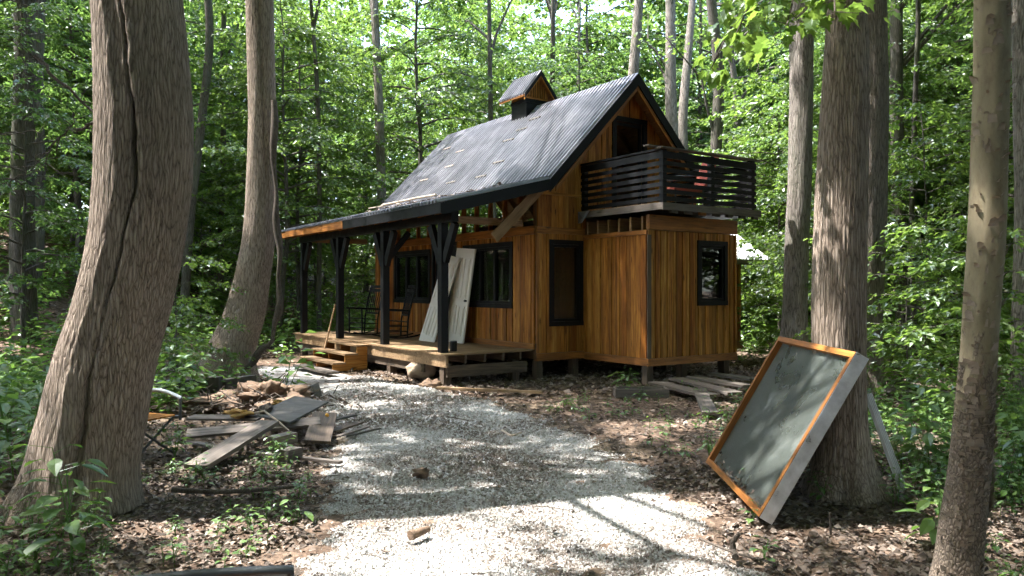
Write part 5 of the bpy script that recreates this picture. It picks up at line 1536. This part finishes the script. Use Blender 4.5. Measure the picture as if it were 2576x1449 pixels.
# ------------------------------------------------------------------ dead leaves
def litter(n, x0, x1, y0, y1, s0, s1, rr, ongravel=0.03):
    x = rr.uniform(x0, x1, n); y = y0 + (y1 - y0) * rr.random(n) ** 1.3
    l, r2 = gravel_edges(y)
    g = (x > l) & (x < r2)
    ok = ~g | (rr.random(n) < ongravel)
    ok &= (np.abs(x) < 0.72 * y + 0.6)
    ok &= ~((x > -0.5) & (x < 2.6) & (y > 7.2) & (y < 13) & (rr.random(n) < 0.62))
    x, y = x[ok], y[ok]; k = len(x)
    z = terrain(x, y) + rr.uniform(0.004, 0.03, k)
    a = rr.uniform(0, 6.28, k)
    return np.stack([x, y, z], 1), np.stack([np.cos(a), np.sin(a), rr.normal(0, 0.3, k)], 1), np.stack([rr.normal(0, 0.45, k), rr.normal(0, 0.45, k), np.ones(k)], 1), rr.uniform(s0, s1, k)
rr = np.random.default_rng(55); mb = MB()
for job in ((26000, -4, 4.5, 3.3, 7.5, 0.03, 0.065), (30000, -8, 9, 6.5, 16.5, 0.04, 0.085), (12000, -18, 18, 12, 26, 0.09, 0.16)):
    P, A, N_, S_ = litter(*job, rr)
    leaves(mb, P, A, N_, S_, 0.75, tint=np.clip(rr.beta(2, 2.6, len(P)) + 0.12 * wavy(P[:, 0], P[:, 1], 1.0), 0, 1), fold=0.16, r=rr)
lt = mb.build('leaf_litter', MAT['litter']); tag(lt, 'fallen brown leaves strewn over the woodland floor', 'leaves', kind='stuff')
mb = MB()
for k in range(420):
    y = rr.uniform(3.6, 14); x = rr.uniform(-0.7, 0.7) * y
    a = rr.uniform(0, 6.28); L_ = rr.uniform(0.08, 0.45); z = tz(x, y) + 0.02
    d = np.array([np.cos(a), np.sin(a), 0]) * L_
    p = np.array([x, y, z]); mb.tube(np.array([p, p + d * 0.5 + rr.normal(0, 0.02, 3) * np.array([1, 1, 0.3]), p + d]), [0.004, 0.0035, 0.002], 4, cap=False)
tw = mb.build('twig_litter', MAT['stick']); tag(tw, 'fine dead twigs scattered among the leaves', 'twigs', kind='stuff')

# ------------------------------------------------------------------ shed at the back right
def cw(x, y): return c2w(x, y)
shed = empty('shed', (CX, CY, 0), CA); tag(shed, 'small wooden lean-to with shiny metal roof behind the annex', 'shed')
sx0, sx1, sy0, sy1 = 4.45, 6.15, 0.35, 2.6
sw = sheath('shed_wall', 'x', sy0, 0.08, sx0, sx1, 0.32, 2.30, [], MAT['sheath'], shed)
boards(sw, 'x', sy0 - 0.002, sx0, sx1, 0.42, 2.30, [], 0.10, 0.17, [MAT['cedar']], batten=0.4)
ss_ = sheath('shed_side_wall', 'y', sx1 - 0.08, 0.08, sy0 + 0.08, sy1, 0.32, 2.30, [], MAT['sheath'], shed)
boards(ss_, 'y', sx1 + 0.002, sy0, sy1, 0.42, 2.30, [], 0.12, 0.17, [MAT['cedar']], out=1)
bar('base_trim', sx0, sx1 + 0.05, sy0 - 0.06, sy0 - 0.032, 0.24, 0.41, MAT['trim'], shed)
for x in (4.7, 5.95): bar('foundation_post', x, x + 0.14, sy0 + 0.05, sy0 + 0.19, -0.15, 0.30, MAT['post_wood'], shed)
mb = MB(); x = 4.4; prof = []
while x < 6.62: prof += [(x, 0), (x + 0.05, 0), (x + 0.065, 0.02), (x + 0.085, 0.02), (x + 0.1, 0)]; x += 0.11
for f_ in range(2):
    for (px_, hh) in prof: pass
v = [(px_, -0.12, 2.30 + hh) for px_, hh in prof] + [(px_, 1.6, 3.43 + hh) for px_, hh in prof]; n = len(prof)
mb.add(v, quads=[(k, k + 1, n + k + 1, n + k) for k in range(n - 1)])
sr = mb.build('shed_roof', MAT['galv'], shed); sr.modifiers.new('s', 'SOLIDIFY').thickness = 0.002
bar('shed_eave_board', 4.42, 6.5, -0.08, -0.05, 2.18, 2.285, MAT['grey_wood'], shed)

# ------------------------------------------------------------------ framed collector panel leaning on the ridged tree
BLp = np.array([1.80, 7.13, 0.035]); BRp = np.array([1.747, 5.43, 0.03])
up_ = np.array([0.672, 0.0, 1.165])
ex = unit(BRp - BLp); ey = unit(up_ - ex * np.dot(up_, ex)); ez = np.cross(ex, ey)   # ez faces the drive?
if ez[0] > 0: ez = -ez
PW, PH, PT = np.linalg.norm(BRp - BLp), 1.35, 0.085
panel = empty('framed_panel', tuple(BLp)); tag(panel, 'large dusty glass panel in an orange wooden frame leaning on the tree', 'panel')
O0 = np.zeros(3)
def P3(a, b, c): return O0 + ex * a + ey * b + ez * c
def pbox(name, a0, a1, b0, b1, c0, c1, mat, parent, axis):
    pts = [P3(a0, b0, c0), P3(a1, b0, c0), P3(a1, b1, c0), P3(a0, b1, c0), P3(a0, b0, c1), P3(a1, b0, c1), P3(a1, b1, c1), P3(a0, b1, c1)]
    return hexa(name, pts, axis, mat, parent)
fwid = 0.045
pbox('frame_rail', 0, PW, PH - fwid, PH, -PT, 0, MAT['trim'], panel, ex)
pbox('frame_rail', 0, PW, 0, fwid, -PT, 0, MAT['trim'], panel, ex)
pbox('frame_stile', 0, fwid, fwid + 0.001, PH - fwid - 0.001, -PT, 0, MAT['trim'], panel, ey)
pbox('frame_stile', PW - fwid, PW, fwid + 0.001, PH - fwid - 0.001, -PT, -0.001, MAT['trim'], panel, ey)
pbox('glass', fwid, PW - fwid, fwid, PH - fwid, -0.058, -0.05, MAT['collector'], panel, ex)
pbox('back_sheet', 0.01, PW - 0.01, 0.01, PH - 0.01, -PT - 0.006, -PT - 0.001, MAT['alu'], panel, ex)
for a0, a1, b0, b1 in ((PW + 0.001, PW + 0.004, -0.002, PH + 0.002), (-0.004, -0.001, -0.002, PH + 0.002)):
    pbox('metal_edge', a0, a1, b0, b1, -PT - 0.02, -0.006, MAT['alu'], panel, ey)
pbox('metal_edge', 0, PW, PH + 0.001, PH + 0.004, -PT - 0.02, -0.012, MAT['alu'], panel, ex)
mb = MB(); rr = np.random.default_rng(4)
k = 90; a = rr.uniform(0.05, PW - 0.05, k); b = fwid + np.abs(rr.normal(0, 0.035, k))
Pp = np.array([P3(x, y, -0.045) for x, y in zip(a, b)])
leaves(mb, Pp, rr.normal(0, 1, (k, 3)), ez[None] + rr.normal(0, 0.4, (k, 3)), rr.uniform(0.02, 0.05, k), 0.7, r=rr)
dl = mb.build('caught_leaves', MAT['litter'], panel); dl['kind'] = 'stuff'

# ribbed metal scraps on the other side of that tree
def metal_strip(name, label, a, b, side, w, mat, n=5):
    a, b, side = np.array(a), np.array(b), unit(np.array(side)); nrm = unit(np.cross(b - a, side)); mb = MB(); prof = []
    for k in range(n): s = w * k / n; prof += [(s, 0), (s + w / n * .35, 0), (s + w / n * .5, .02), (s + w / n * .75, .02)]
    v = [a + side * s + nrm * h for s, h in prof] + [b + side * s + nrm * h for s, h in prof]; m_ = len(prof)
    c = (a + b) / 2; v = [q - c for q in v]
    mb.add(v, quads=[(k, k + 1, m_ + k + 1, m_ + k) for k in range(m_ - 1)]); o = mb.build(name, mat, loc=tuple(c)); o.modifiers.new('s', 'SOLIDIFY').thickness = 0.002
    tag(o, label, 'metal sheet')
metal_strip('metal_sheet', 'silver ribbed metal strip leaning against the back of the ridged tree', (2.86, 6.24, 0.78), (3.09, 6.12, 0.02), (0.5, 0.55, 0.0), 0.15, MAT['galv'], 4)
metal_strip('metal_sheet', 'dark brown metal sheet behind the silver strip by the ridged tree', (2.86, 6.7, 0.62), (3.3, 7.05, 0.02), (0.3, 1.0, 0.0), 0.55, MAT['roof'], 6)

# ------------------------------------------------------------------ debris and lumber
def lumber(label, a, b, w, t, mat, name='plank', wdir=(1, 0, 0), cat='plank', group=None):
    a, b = np.array(tuple(a)), np.array(tuple(b))
    o = plank(name, a, b, w, t, mat, None, wdir); tag(o, label, cat, group); return o
def perp(a, b):
    d = np.array(tuple(b)) - np.array(tuple(a)); return (-d[1], d[0], 0.0)
def lay(label, pa, pb, za, zb, w, t, mat, name='plank', cat='plank', tilt=0.0):
    a, b = gnd(*pa, za), gnd(*pb, zb); wd = perp(a, b); L_ = math.hypot(wd[0], wd[1])
    a.z = max(za, tz(a.x, a.y) + t / 2 + 0.005); b.z = max(zb, tz(b.x, b.y) + t / 2 + 0.005)
    return lumber(label, a, b, w, t, mat, name, (wd[0] / L_, wd[1] / L_, tilt), cat)
lay('wide pale plank sloping from the debris pile to the leaves', (492, 1175), (676, 1062), 0.03, 0.22, 0.24, 0.04, MAT['grey_wood'])
lay('long grey plank lying across the middle of the debris pile', (470, 1092), (806, 1060), 0.10, 0.16, 0.17, 0.03, MAT['grey_wood'], tilt=0.35)
lay('reddish broad board end pointing at the gravel from the pile', (798, 1112), (818, 1040), 0.03, 0.20, 0.27, 0.03, MAT['post_wood'], tilt=0.1)
lay('thin grey board at the back of the debris pile under the dirt', (478, 1050), (655, 1052), 0.09, 0.13, 0.14, 0.025, MAT['grey_wood'], tilt=0.2)
lay('thin lath half buried in front of the debris pile', (624, 1138), (858, 1163), 0.02, 0.02, 0.06, 0.025, MAT['grey_wood'], 'lath', 'lath')
lay('short dark board behind the wide pale plank', (560, 1120), (640, 1100), 0.05, 0.05, 0.09, 0.03, MAT['dark_wood'])
lay('broken brown board nearest the gravel right of the pile', (835, 1085), (905, 1062), 0.03, 0.05, 0.12, 0.02, MAT['post_wood'])
lay('splintered board poking toward the gravel behind the orange bracket', (826, 1058), (892, 1044), 0.08, 0.06, 0.09, 0.02, MAT['dark_wood'])
lay('short splintered slat between the broken boards by the gravel', (850, 1098), (925, 1073), 0.03, 0.03, 0.06, 0.02, MAT['grey_wood'], 'slat', 'slat')
lay('thin dark stick reaching from the pile over the gravel', (866, 1099), (958, 1077), 0.04, 0.06, 0.025, 0.02, MAT['dark_wood'], 'stick', 'stick')
lay('narrow plank end left of the pile beside the chair', (470, 1110), (560, 1128), 0.03, 0.03, 0.08, 0.025, MAT['grey_wood'])
lay('grey timber offcut with pale end in the front of the pile', (684, 1112), (738, 1098), 0.10, 0.11, 0.13, 0.10, MAT['grey_wood'], 'timber_block', 'block')
lay('square timber block with dark end on the ground before the pile', (712, 1148), (748, 1138), 0.06, 0.06, 0.13, 0.11, MAT['grey_wood'], 'timber_block', 'block')
# plywood sheet with a broken corner
q = [gnd(640, 1042, 0.22), gnd(729, 1062, 0.20), gnd(826, 1010, 0.24), gnd(741, 996, 0.30)]
mb = MB(); c = sum((Vector(p) for p in q), Vector()) / 4
v = [tuple(p - c) for p in q]; v += [(a, b, z - 0.02) for a, b, z in v]
mb.add(v, quads=[(0, 1, 2, 3), (7, 6, 5, 4), (0, 4, 5, 1), (1, 5, 6, 2), (2, 6, 7, 3), (3, 7, 4, 0)])
ply = mb.build('plywood_sheet', MAT['plywood'], loc=tuple(c)); tag(ply, 'dark weathered plywood sheet lying on top of the debris pile', 'plywood')
q = [ray(763, 990, 11.2), ray(810, 998, 10.9), ray(800, 962, 11.2), ray(766, 978, 11.3)]; c = q[0].copy()
mb = MB(); v = [tuple(p - c) for p in q]; v += [(a, b + 0.03, z) for a, b, z in v]
mb.add(v, quads=[(0, 1, 2, 3), (7, 6, 5, 4), (0, 4, 5, 1), (1, 5, 6, 2), (2, 6, 7, 3), (3, 7, 4, 0)])
wd = mb.build('wood_wedge', MAT['dark_wood'], loc=tuple(c)); tag(wd, 'upright broken wedge of dark board behind the plywood sheet', 'board')
# heap of roots and soil
def lump(name, label, cat, c, rx, ry, rz, mat, seed, rough=0.25, n=22, m2=14, gritty=0.0):
    r = np.random.default_rng(seed); ph = r.uniform(0, 6.28, 12); fr = r.uniform(2, 7, 12)
    u = np.linspace(0, 2 * np.pi, n, endpoint=False); w = np.linspace(0.02, np.pi - 0.02, m2); U_, W_ = np.meshgrid(u, w)
    d = np.stack([np.sin(W_) * np.cos(U_), np.sin(W_) * np.sin(U_), np.cos(W_)], -1)
    s = np.ones(U_.shape)
    for k in range(12):
        ax = unit(r.normal(0, 1, 3)); s += rough * 0.33 * np.sin(fr[k] * (d @ ax) * 1.7 + ph[k])
    if gritty: s = s * (1 + r.normal(0, gritty, s.shape))
    V = d * s[..., None] * np.array([rx, ry, rz]); mb = MB()
    i = (np.arange(m2 - 1)[:, None] * n); k = np.arange(n)[None]; k2 = (k + 1) % n
    mb.add(V.reshape(-1, 3), quads=np.stack([i + k, i + n + k, i + n + k2, i + k2], -1).reshape(-1, 4))
    o = mb.build(name, mat, smooth=True, loc=tuple(c)); tag(o, label, cat); return o
p = gnd(655, 1030, 0.0)
lump('root_mound', 'heap of roots and brown soil on the debris pile', 'soil heap', (p.x + 0.0, p.y + 0.25, 0.10), 0.55, 0.45, 0.20, MAT['root'], 5, 0.25, 70, 40, 0.06)
p = gnd(520, 1015, 0.0)
lump('root_mound', 'low mound of soil behind the folding chair', 'soil heap', (p.x, p.y, 0.0), 0.9, 0.6, 0.10, MAT['root'], 6, 0.25, 80, 34, 0.08)
lump('foam_scrap', 'orange-yellow crumbly foam lump left of the plywood', 'foam', gnd(604, 1040, 0.18), 0.13, 0.08, 0.04, MAT['foam'], 8, 0.5)
lump('foam_scrap', 'small yellow foam scrap on the soil heap', 'foam', gnd(700, 1015, 0.24), 0.06, 0.05, 0.03, MAT['foam'], 9, 0.5)
lump('orange_bracket', 'small orange plastic bit on the reddish board', 'plastic', gnd(823, 1044, 0.23), 0.022, 0.02, 0.02, MAT['orange'], 10, 0.1, 10, 8)
lump('field_stone', 'tan boulder under the porch between the piers', 'stone', c2w(-1.72, 1.25, 0.13), 0.27, 0.2, 0.19, MAT['boulder'], 12, 0.10, 26, 18, 0.012)
lump('field_stone', 'small brown stone beside the boulder under the porch', 'stone', gnd(1085, 968, 0.02), 0.16, 0.12, 0.08, MAT['root'], 13, 0.3)
lump('field_stone', 'reddish stone on the gravel right of the debris', 'stone', gnd(860, 1106, 0.02), 0.05, 0.04, 0.03, MAT['stone'], 14, 0.3)
lump('log_stub', 'short rotten log sticking out of the soil heap', 'log', gnd(667, 1030, 0.25), 0.07, 0.17, 0.06, MAT['stick'], 15, 0.2)
def stick(label, pts, rad, mat, name='stick', cat='stick'):
    P = np.array([tuple(p) for p in pts]); c = P[0].copy(); t = np.linspace(0, 1, len(P)); t2_ = np.linspace(0, 1, 20)
    Q = np.stack([np.interp(t2_, t, P[:, k]) for k in range(3)], 1) - c
    mb = MB(); mb.tube(Q, rad * (1 - 0.4 * t2_), 7); o = mb.build(name, mat, smooth=True, loc=tuple(c)); tag(o, label, cat)
stick('curved pale root lying over the plywood edge', [gnd(640, 1040, 0.26), gnd(665, 1034, 0.28), gnd(700, 1060, 0.2), gnd(727, 1083, 0.14)], 0.014, MAT['pale_stick'])
stick('long grey branch lying in the weeds left of the gravel', [gnd(434, 1233, 0.03), gnd(560, 1238, 0.04), gnd(660, 1232, 0.04), gnd(740, 1224, 0.04)], 0.022, MAT['stick'], 'fallen_branch', 'branch')
stick('dark curved stick standing up at the right edge of the gravel', [gnd(1850, 1402, 0.02), ray(1845, 1385, 4.75), ray(1843, 1365, 4.75), ray(1860, 1342, 4.72)], 0.022, MAT['stick'])
stick('thin twig lying beside the curved stick on the gravel', [gnd(1760, 1355, 0.03), gnd(1850, 1392, 0.04), gnd(1960, 1420, 0.03)], 0.009, MAT['stick'])
stick('forked pale stick in the middle of the gravel', [gnd(1262, 1082, 0.03), gnd(1285, 1096, 0.04), gnd(1312, 1088, 0.04)], 0.014, MAT['pale_stick'])
stick('short brown piece of branch on the near gravel', [gnd(1032, 1348, 0.035), gnd(1052, 1340, 0.04), gnd(1078, 1330, 0.04)], 0.035, MAT['root'])
stick('thin stick on the far gravel before the porch', [gnd(1125, 1048, 0.03), gnd(1180, 1058, 0.03)], 0.008, MAT['stick'])
stick('upright dead twig in the leaves in front of the ridged tree', [gnd(2090, 1345, 0.0), ray(2088, 1290, 5.1)], 0.008, MAT['stick'])
lump('dead_leaf_clump', 'dark curled leaf clump on the gravel', 'leaf clump', gnd(1058, 1190, 0.03), 0.07, 0.05, 0.03, MAT['root'], 21, 0.6, 12, 8)
# long logs of root and sticks through the heap, one mass
mb = MB(); rr = np.random.default_rng(12); p = gnd(655, 1030, 0.0)
rl_ = MB()
for k in range(900):
    c = np.array([p.x + rr.normal(-0.2, 0.55), p.y + 0.25 + rr.normal(0, 0.35), 0]); c[2] = 0.03 + 0.24 * math.exp(-((c[0] - p.x) / 0.45) ** 2 - ((c[1] - p.y - 0.25) / 0.38) ** 2) + rr.uniform(0, 0.04)
    leaves(rl_, c[None], rr.normal(0, 1, (1, 3)) * np.array([[1, 1, .5]]), np.array([[0, 0, 1.0]]) + rr.normal(0, .6, (1, 3)), rr.uniform(.04, .1, 1), .7, tint=rr.beta(2, 3, 1), r=rr)
hl = rl_.build('heap_leaves', MAT['litter']); tag(hl, 'dead leaves and crumbs covering the soil heap', 'leaves', kind='stuff')
for k in range(150):
    c = np.array([p.x + rr.normal(-0.15, 0.6), p.y + 0.25 + rr.normal(0, 0.4), 0]); c[2] = 0.04 + 0.24 * math.exp(-((c[0] - p.x) / 0.5) ** 2 - ((c[1] - p.y - 0.25) / 0.45) ** 2) + rr.uniform(0, 0.05)
    d = unit(rr.normal(0, 1, 3) * np.array([1, 1, 0.45])) * rr.uniform(0.1, 0.38)
    mb.tube(np.array([c, c + d * 0.5 + rr.normal(0, 0.03, 3), c + d]), [0.011, 0.008, 0.004], 5, cap=False)
sk = mb.build('root_tangle', MAT['stick']); tag(sk, 'tangle of dead roots and twigs on the soil heap', 'roots', kind='stuff')

# edging timbers behind the pile
a, b = gnd(410, 1000, 0.0), gnd(548, 1000, 0.0)
lumber('dark rotten edging timber left of the corner post', (a.x, a.y, 0.14), (b.x - 0.12, b.y, 0.14), 0.26, 0.14, MAT['dark_wood'], 'edging_timber', (0, 0, 1), 'timber')
b2 = gnd(636, 986, 0.0)
lumber('dark rotten edging timber running under the curved tree', (b.x + 0.06, b.y + 0.02, 0.14), (b2.x, b2.y, 0.14), 0.26, 0.14, MAT['dark_wood'], 'edging_timber', (0, 0, 1), 'timber')
lumber('upright dark post joining the two edging timbers', (b.x - 0.03, b.y - 0.06, -0.1), (b.x - 0.03, b.y - 0.06, 0.32), 0.2, 0.16, MAT['dark_wood'], 'edging_post', (1, 0, 0), 'post')
# lumber by the annex
lay('long straight board lying on the soil in front of the piers', (1098, 976), (1364, 987), 0.03, 0.03, 0.09, 0.04, MAT['deck'])
lay('loose dark tread lying at the foot of the steps', (752, 918), (838, 938), 0.05, 0.05, 0.26, 0.04, MAT['grey_wood'])
lay('grey plank pointing at the drive beside the planter', (1760, 980), (1786, 1040), 0.08, 0.04, 0.20, 0.035, MAT['grey_wood'])
for k, (pa, pb, w, z) in enumerate((((1650, 962), (1790, 996), 0.30, 0.06), ((1700, 952), (1850, 990), 0.26, 0.09), ((1740, 948), (1885, 972), 0.24, 0.11), ((1790, 940), (1900, 955), 0.24, 0.10))):
    lay(('nearest', 'second', 'third', 'farthest')[k] + ' of the wide muddy planks laid beside the annex', pa, pb, z, z, w, 0.04, MAT['grey_wood'])
pl = empty('planter_box', tuple(gnd(1610, 992, 0.0))); tag(pl, 'low wooden planter frame on the soil by the annex corner', 'planter')
for (x0, x1, y0, y1) in ((-0.4, 0.42, -0.16, -0.12), (-0.4, 0.42, 0.14, 0.18), (-0.4, -0.36, -0.118, 0.138), (0.38, 0.42, -0.118, 0.138)):
    bar('planter_side', x0, x1, y0, y1, -0.03, 0.10, MAT['grey_wood'], pl)
lay('long dark rail lying in the brush right of the ridged pair', (2230, 975), (2420, 1030), 0.08, 0.08, 0.12, 0.1, MAT['dark_wood'], 'old_rail', 'rail')
lay('second dark rail lying behind the first in the brush', (2240, 962), (2430, 1006), 0.10, 0.10, 0.12, 0.1, MAT['dark_wood'], 'old_rail', 'rail')

# ------------------------------------------------------------------ folding armchairs with slatted seats
def folding_chair(label, loc, rz, tilt=(0, 0), back=True, arm='alu'):
    t = empty('folding_chair', loc, rz); t.rotation_euler = (tilt[0], tilt[1], rz); tag(t, label, 'chair', 'slatted folding chairs')
    for k in range(6):
        y = -0.23 + k * 0.077
        bar('seat_slat', -0.24, 0.25, y, y + 0.07, 0.40, 0.415, MAT['cedar'], t, axis=(1, 0, 0))
    for y in (-0.26, 0.26):
        mb = MB(); mb.tube([(-0.25, y, 0.39), (0.27, y, 0.39)], 0.014, 8); mb.build('seat_rail', MAT['iron'], t)
        s = np.linspace(0, 1, 9); mb = MB(); mb.tube(np.stack([-0.28 + 0.58 * s, np.full(9, y), 0.58 + (0.05 if arm == 'alu' else 0.008) * np.sin(np.pi * s) + 0.03 * (1 - s)], 1), 0.021, 4); mb.build('armrest', MAT[arm], t, smooth=True)
        mb = MB(); mb.tube([(0.29, y, 0.585), (0.285, y, 0.36)], 0.014, 8); mb.build('arm_post', MAT['iron'], t, smooth=True)
        if not back: continue
        mb = MB(); mb.tube([(-0.27, y, 0.36), (-0.36, y, 0.95)], 0.014, 8); mb.build('back_post', MAT['iron'], t, smooth=True)
    for x in (-0.18, 0.2):
        for s in (-1, 1):
            mb = MB(); mb.tube([(x + 0.01 * s, -0.26 * s, 0.38), (x + 0.01 * s, 0.26 * s, 0.01)], 0.013, 8); mb.build('cross_leg', MAT['iron'], t, smooth=True)
    mb = MB()
    for k in range(4 if back else 0):
        z = 0.58 + k * 0.09; xo = -0.27 - 0.09 * (z - 0.36) / 0.59
        mb2 = MB(); mb2.box(xo - 0.008, xo + 0.008, -0.245, 0.245, z, z + 0.075); mb2.build('back_slat', MAT['cedar'], t)
    return t
p = gnd(415, 1130); folding_chair('folding chair with orange slatted seat half hidden behind the split tree', (p.x - 0.20, p.y - 0.15, tz(p.x, p.y) - 0.01), R(-22))
folding_chair('dark armrest of a second folding chair cut off at the bottom edge', (-1.05, 2.66, tz(-1.0, 2.6) + 0.012), R(20), (0, 0), False, 'iron')

# ------------------------------------------------------------------ porch things
def rocking_chair(label, x, y, rz):
    w = c2w(x, y, ZD + 0.003); t = empty('rocking_chair', tuple(w), CA + rz); tag(t, label, 'chair', 'rocking chairs on the porch')
    m_ = MAT['black']
    def tb(name, pts, r): mb = MB(); mb.tube(np.array(pts), r, 7); return mb.build(name, m_, t, smooth=True)
    for s in (-0.26, 0.26):
        u = np.linspace(-0.48, 0.5, 11); tb('rocker', np.stack([u, np.full(11, s), 0.018 + 0.28 * (u - 0.02) ** 2], 1), 0.018)
        tb('front_leg', [(-0.24, s, 0.03), (-0.25, s, 0.64)], 0.02)
        tb('back_post', [(0.20, s, 0.03), (0.22, s, 0.42), (0.30, s, 0.8), (0.40, s, 1.16)], 0.02)
        tb('armrest', [(-0.32, s, 0.65), (0.27, s, 0.62)], 0.024)
        for z in (0.16, 0.28): tb('side_rung', [(-0.245, s, z), (0.21, s, z)], 0.011)
    for z in (0.18, 0.30): tb('front_rung', [(-0.245, -0.26, z), (-0.245, 0.26, z)], 0.011)
    for k in range(7):
        mb = MB(); xs_ = -0.26 + k * 0.072; mb.box(xs_, xs_ + 0.062, -0.25, 0.25, 0.40 - 0.006 * k, 0.415 - 0.006 * k); mb.build('seat_slat', m_, t)
    for z, xx in ((0.50, 0.235), (1.04, 0.365), (1.13, 0.39)):
        mb = MB(); mb.box(xx - 0.012, xx + 0.012, -0.25, 0.25, z, z + (0.07 if z > 1 else 0.04)); mb.build('back_rail', m_, t)
    for k in range(6):
        y_ = -0.19 + k * 0.076; tb('spindle', [(0.235, y_, 0.52), (0.30, y_, 0.8), (0.362, y_, 1.05)], 0.010)
rocking_chair('black rocking chair at the far end of the porch', -0.78, 6.0, R(12))
rocking_chair('black rocking chair below the three-light window', -0.75, 4.35, R(-10))
def lean_door(label, bl, up, wd, H, Wd):
    up = unit(np.array(up)); wd = np.array(wd, float); wd = unit(wd - up * np.dot(wd, up)); nr = np.cross(up, wd)
    if nr[0] > 0: nr = -nr
    o = c2w(bl[0], bl[1], bl[2]); t = empty('panel_door', tuple(o), CA); tag(t, label, 'door')
    def B(name, a0, a1, b0, b1, c0, c1, mat):
        f = lambda a, b, c: wd * a + up * b + nr * c
        return hexa(name, [f(a0, b0, c0), f(a1, b0, c0), f(a1, b1, c0), f(a0, b1, c0), f(a0, b0, c1), f(a1, b0, c1), f(a1, b1, c1), f(a0, b1, c1)], up, mat, t)
    B('door_slab', 0, Wd, 0, H, -0.035, 0, MAT['white_door'])
    for a0, a1 in ((0.10, Wd / 2 - 0.05), (Wd / 2 + 0.05, Wd - 0.10)):
        for b0, b1 in ((0.18, 0.80), (0.95, 1.80)):
            for (p0, p1, q0, q1) in ((a0, a1, b0, b0 + 0.02), (a0, a1, b1 - 0.02, b1), (a0, a0 + 0.02, b0 + 0.021, b1 - 0.021), (a1 - 0.02, a1, b0 + 0.021, b1 - 0.021)):
                B('panel_moulding', p0, p1, q0, q1, 0.001, 0.016, MAT['white_door'])
            B('raised_panel', a0 + 0.045, a1 - 0.045, b0 + 0.045, b1 - 0.045, 0.001, 0.012, MAT['white_door'])
    k = np.array(wd * (Wd - 0.07) + up * 0.92)
    mb = MB(); mb.tube(np.array([k, k + nr * 0.05]), [0.02, 0.026], 8); mb.build('door_knob', MAT['iron'], t)
    return t
lean_door('front one of two white panelled doors leaning on the porch wall', (-0.62, 3.46, ZD + 0.005), (0.44, -0.30, 1.75), (-0.06, -1, -0.03), 1.95, 0.70)
lean_door('rear white panelled door leaning behind the other on the porch wall', (-0.32, 2.86, ZD + 0.005), (0.20, -0.14, 1.85), (-0.02, -1, -0.02), 2.0, 0.76)
def local_tube(name, label, cat, pts, rad, mat):
    P = [c2w(*p) for p in pts]; c = P[0].copy(); mb = MB(); mb.tube(np.array([tuple(p - c) for p in P]), rad, 8); o = mb.build(name, mat, smooth=True, loc=tuple(c)); tag(o, label, cat)
local_tube('tool_handle', 'wooden tool handle leaning on the third porch post', 'handle', [(-2.35, 4.6, 0.18), (-1.9, 5.02, 1.28)], 0.022, MAT['pine'])
can = empty('paint_can', tuple(c2w(-1.45, 0.55, ZD + 0.003))); tag(can, 'small black can on the deck behind the nearest post', 'can')
mb = MB(); mb.tube([(0, 0, 0), (0, 0, 0.17)], 0.065, 16); mb.build('can_body', MAT['black'], can)
mb = MB(); mb.tube([(0, 0, 0.171), (0, 0, 0.185)], 0.06, 16); mb.build('can_lid', MAT['iron'], can)
# red-cushioned lounge chair on the balcony
lc = empty('lounge_chair', tuple(c2w(2.45, -1.35, 3.105)), CA + R(-25)); tag(lc, 'red cushioned lounge chair on the balcony', 'chair')
def lcbox(name, x0, x1, y0, y1, z0, z1, mat): mb = MB(); mb.box(x0, x1, y0, y1, z0, z1); return mb.build(name, mat, lc)
lcbox('seat_cushion', -0.3, 0.3, -0.28, 0.28, 0.36, 0.44, MAT['red_pad'])
hexa('back_cushion', [(0.28, -0.28, 0.44), (0.36, -0.28, 0.44), (0.36, 0.28, 0.44), (0.28, 0.28, 0.44), (0.50, -0.28, 1.0), (0.58, -0.28, 0.98), (0.58, 0.28, 0.98), (0.50, 0.28, 1.0)], (0, 0, 1), MAT['red_pad'], lc)
for x in (-0.27, 0.27):
    for y in (-0.25, 0.25):
        mb = MB(); mb.tube([(x, y, 0), (x, y, 0.36)], 0.016, 8); mb.build('leg', MAT['iron'], lc)
for y in (-0.3, 0.3):
    mb = MB(); mb.tube([(-0.28, y, 0.36), (-0.28, y, 0.60), (0.35, y, 0.62)], 0.015, 8); mb.build('armrest', MAT['iron'], lc)
# leaf and twig debris in the valley of the roofs
mb = MB(); rr = np.random.default_rng(41)
for k in range(150):
    y = rr.uniform(1.0, 7.0); x = KX - abs(rr.normal(0, 0.22)) * (0.3 + y / 6)
    z = PZ + PSL * (x - PX) + 0.045 + rr.uniform(0, 0.03); p = np.array(tuple(c2w(x, y, z)))
    leaves(mb, p[None], rr.normal(0, 1, (1, 3)) * np.array([[1, 1, .3]]), np.array([[0, 0, 1.0]]) + rr.normal(0, .4, (1, 3)), rr.uniform(.05, .1, 1), .7, r=rr)
rl = mb.build('roof_leaves', MAT['litter']); tag(rl, 'dead leaves caught where porch roof meets the steep roof', 'leaves', kind='stuff')
local_tube('fallen_branch', 'pale fallen branch lying along the roof valley', 'branch', [(-0.12, 3.6, 3.72), (-0.10, 4.5, 3.74), (-0.25, 5.3, 3.70), (-0.2, 6.2, 3.72)], 0.028, MAT['pale_stick'])
local_tube('fallen_branch', 'thin fallen twig on the porch roof near the valley', 'branch', [(-0.5, 4.6, 3.58), (-0.15, 5.6, 3.70), (-0.3, 6.8, 3.68)], 0.014, MAT['pale_stick'])
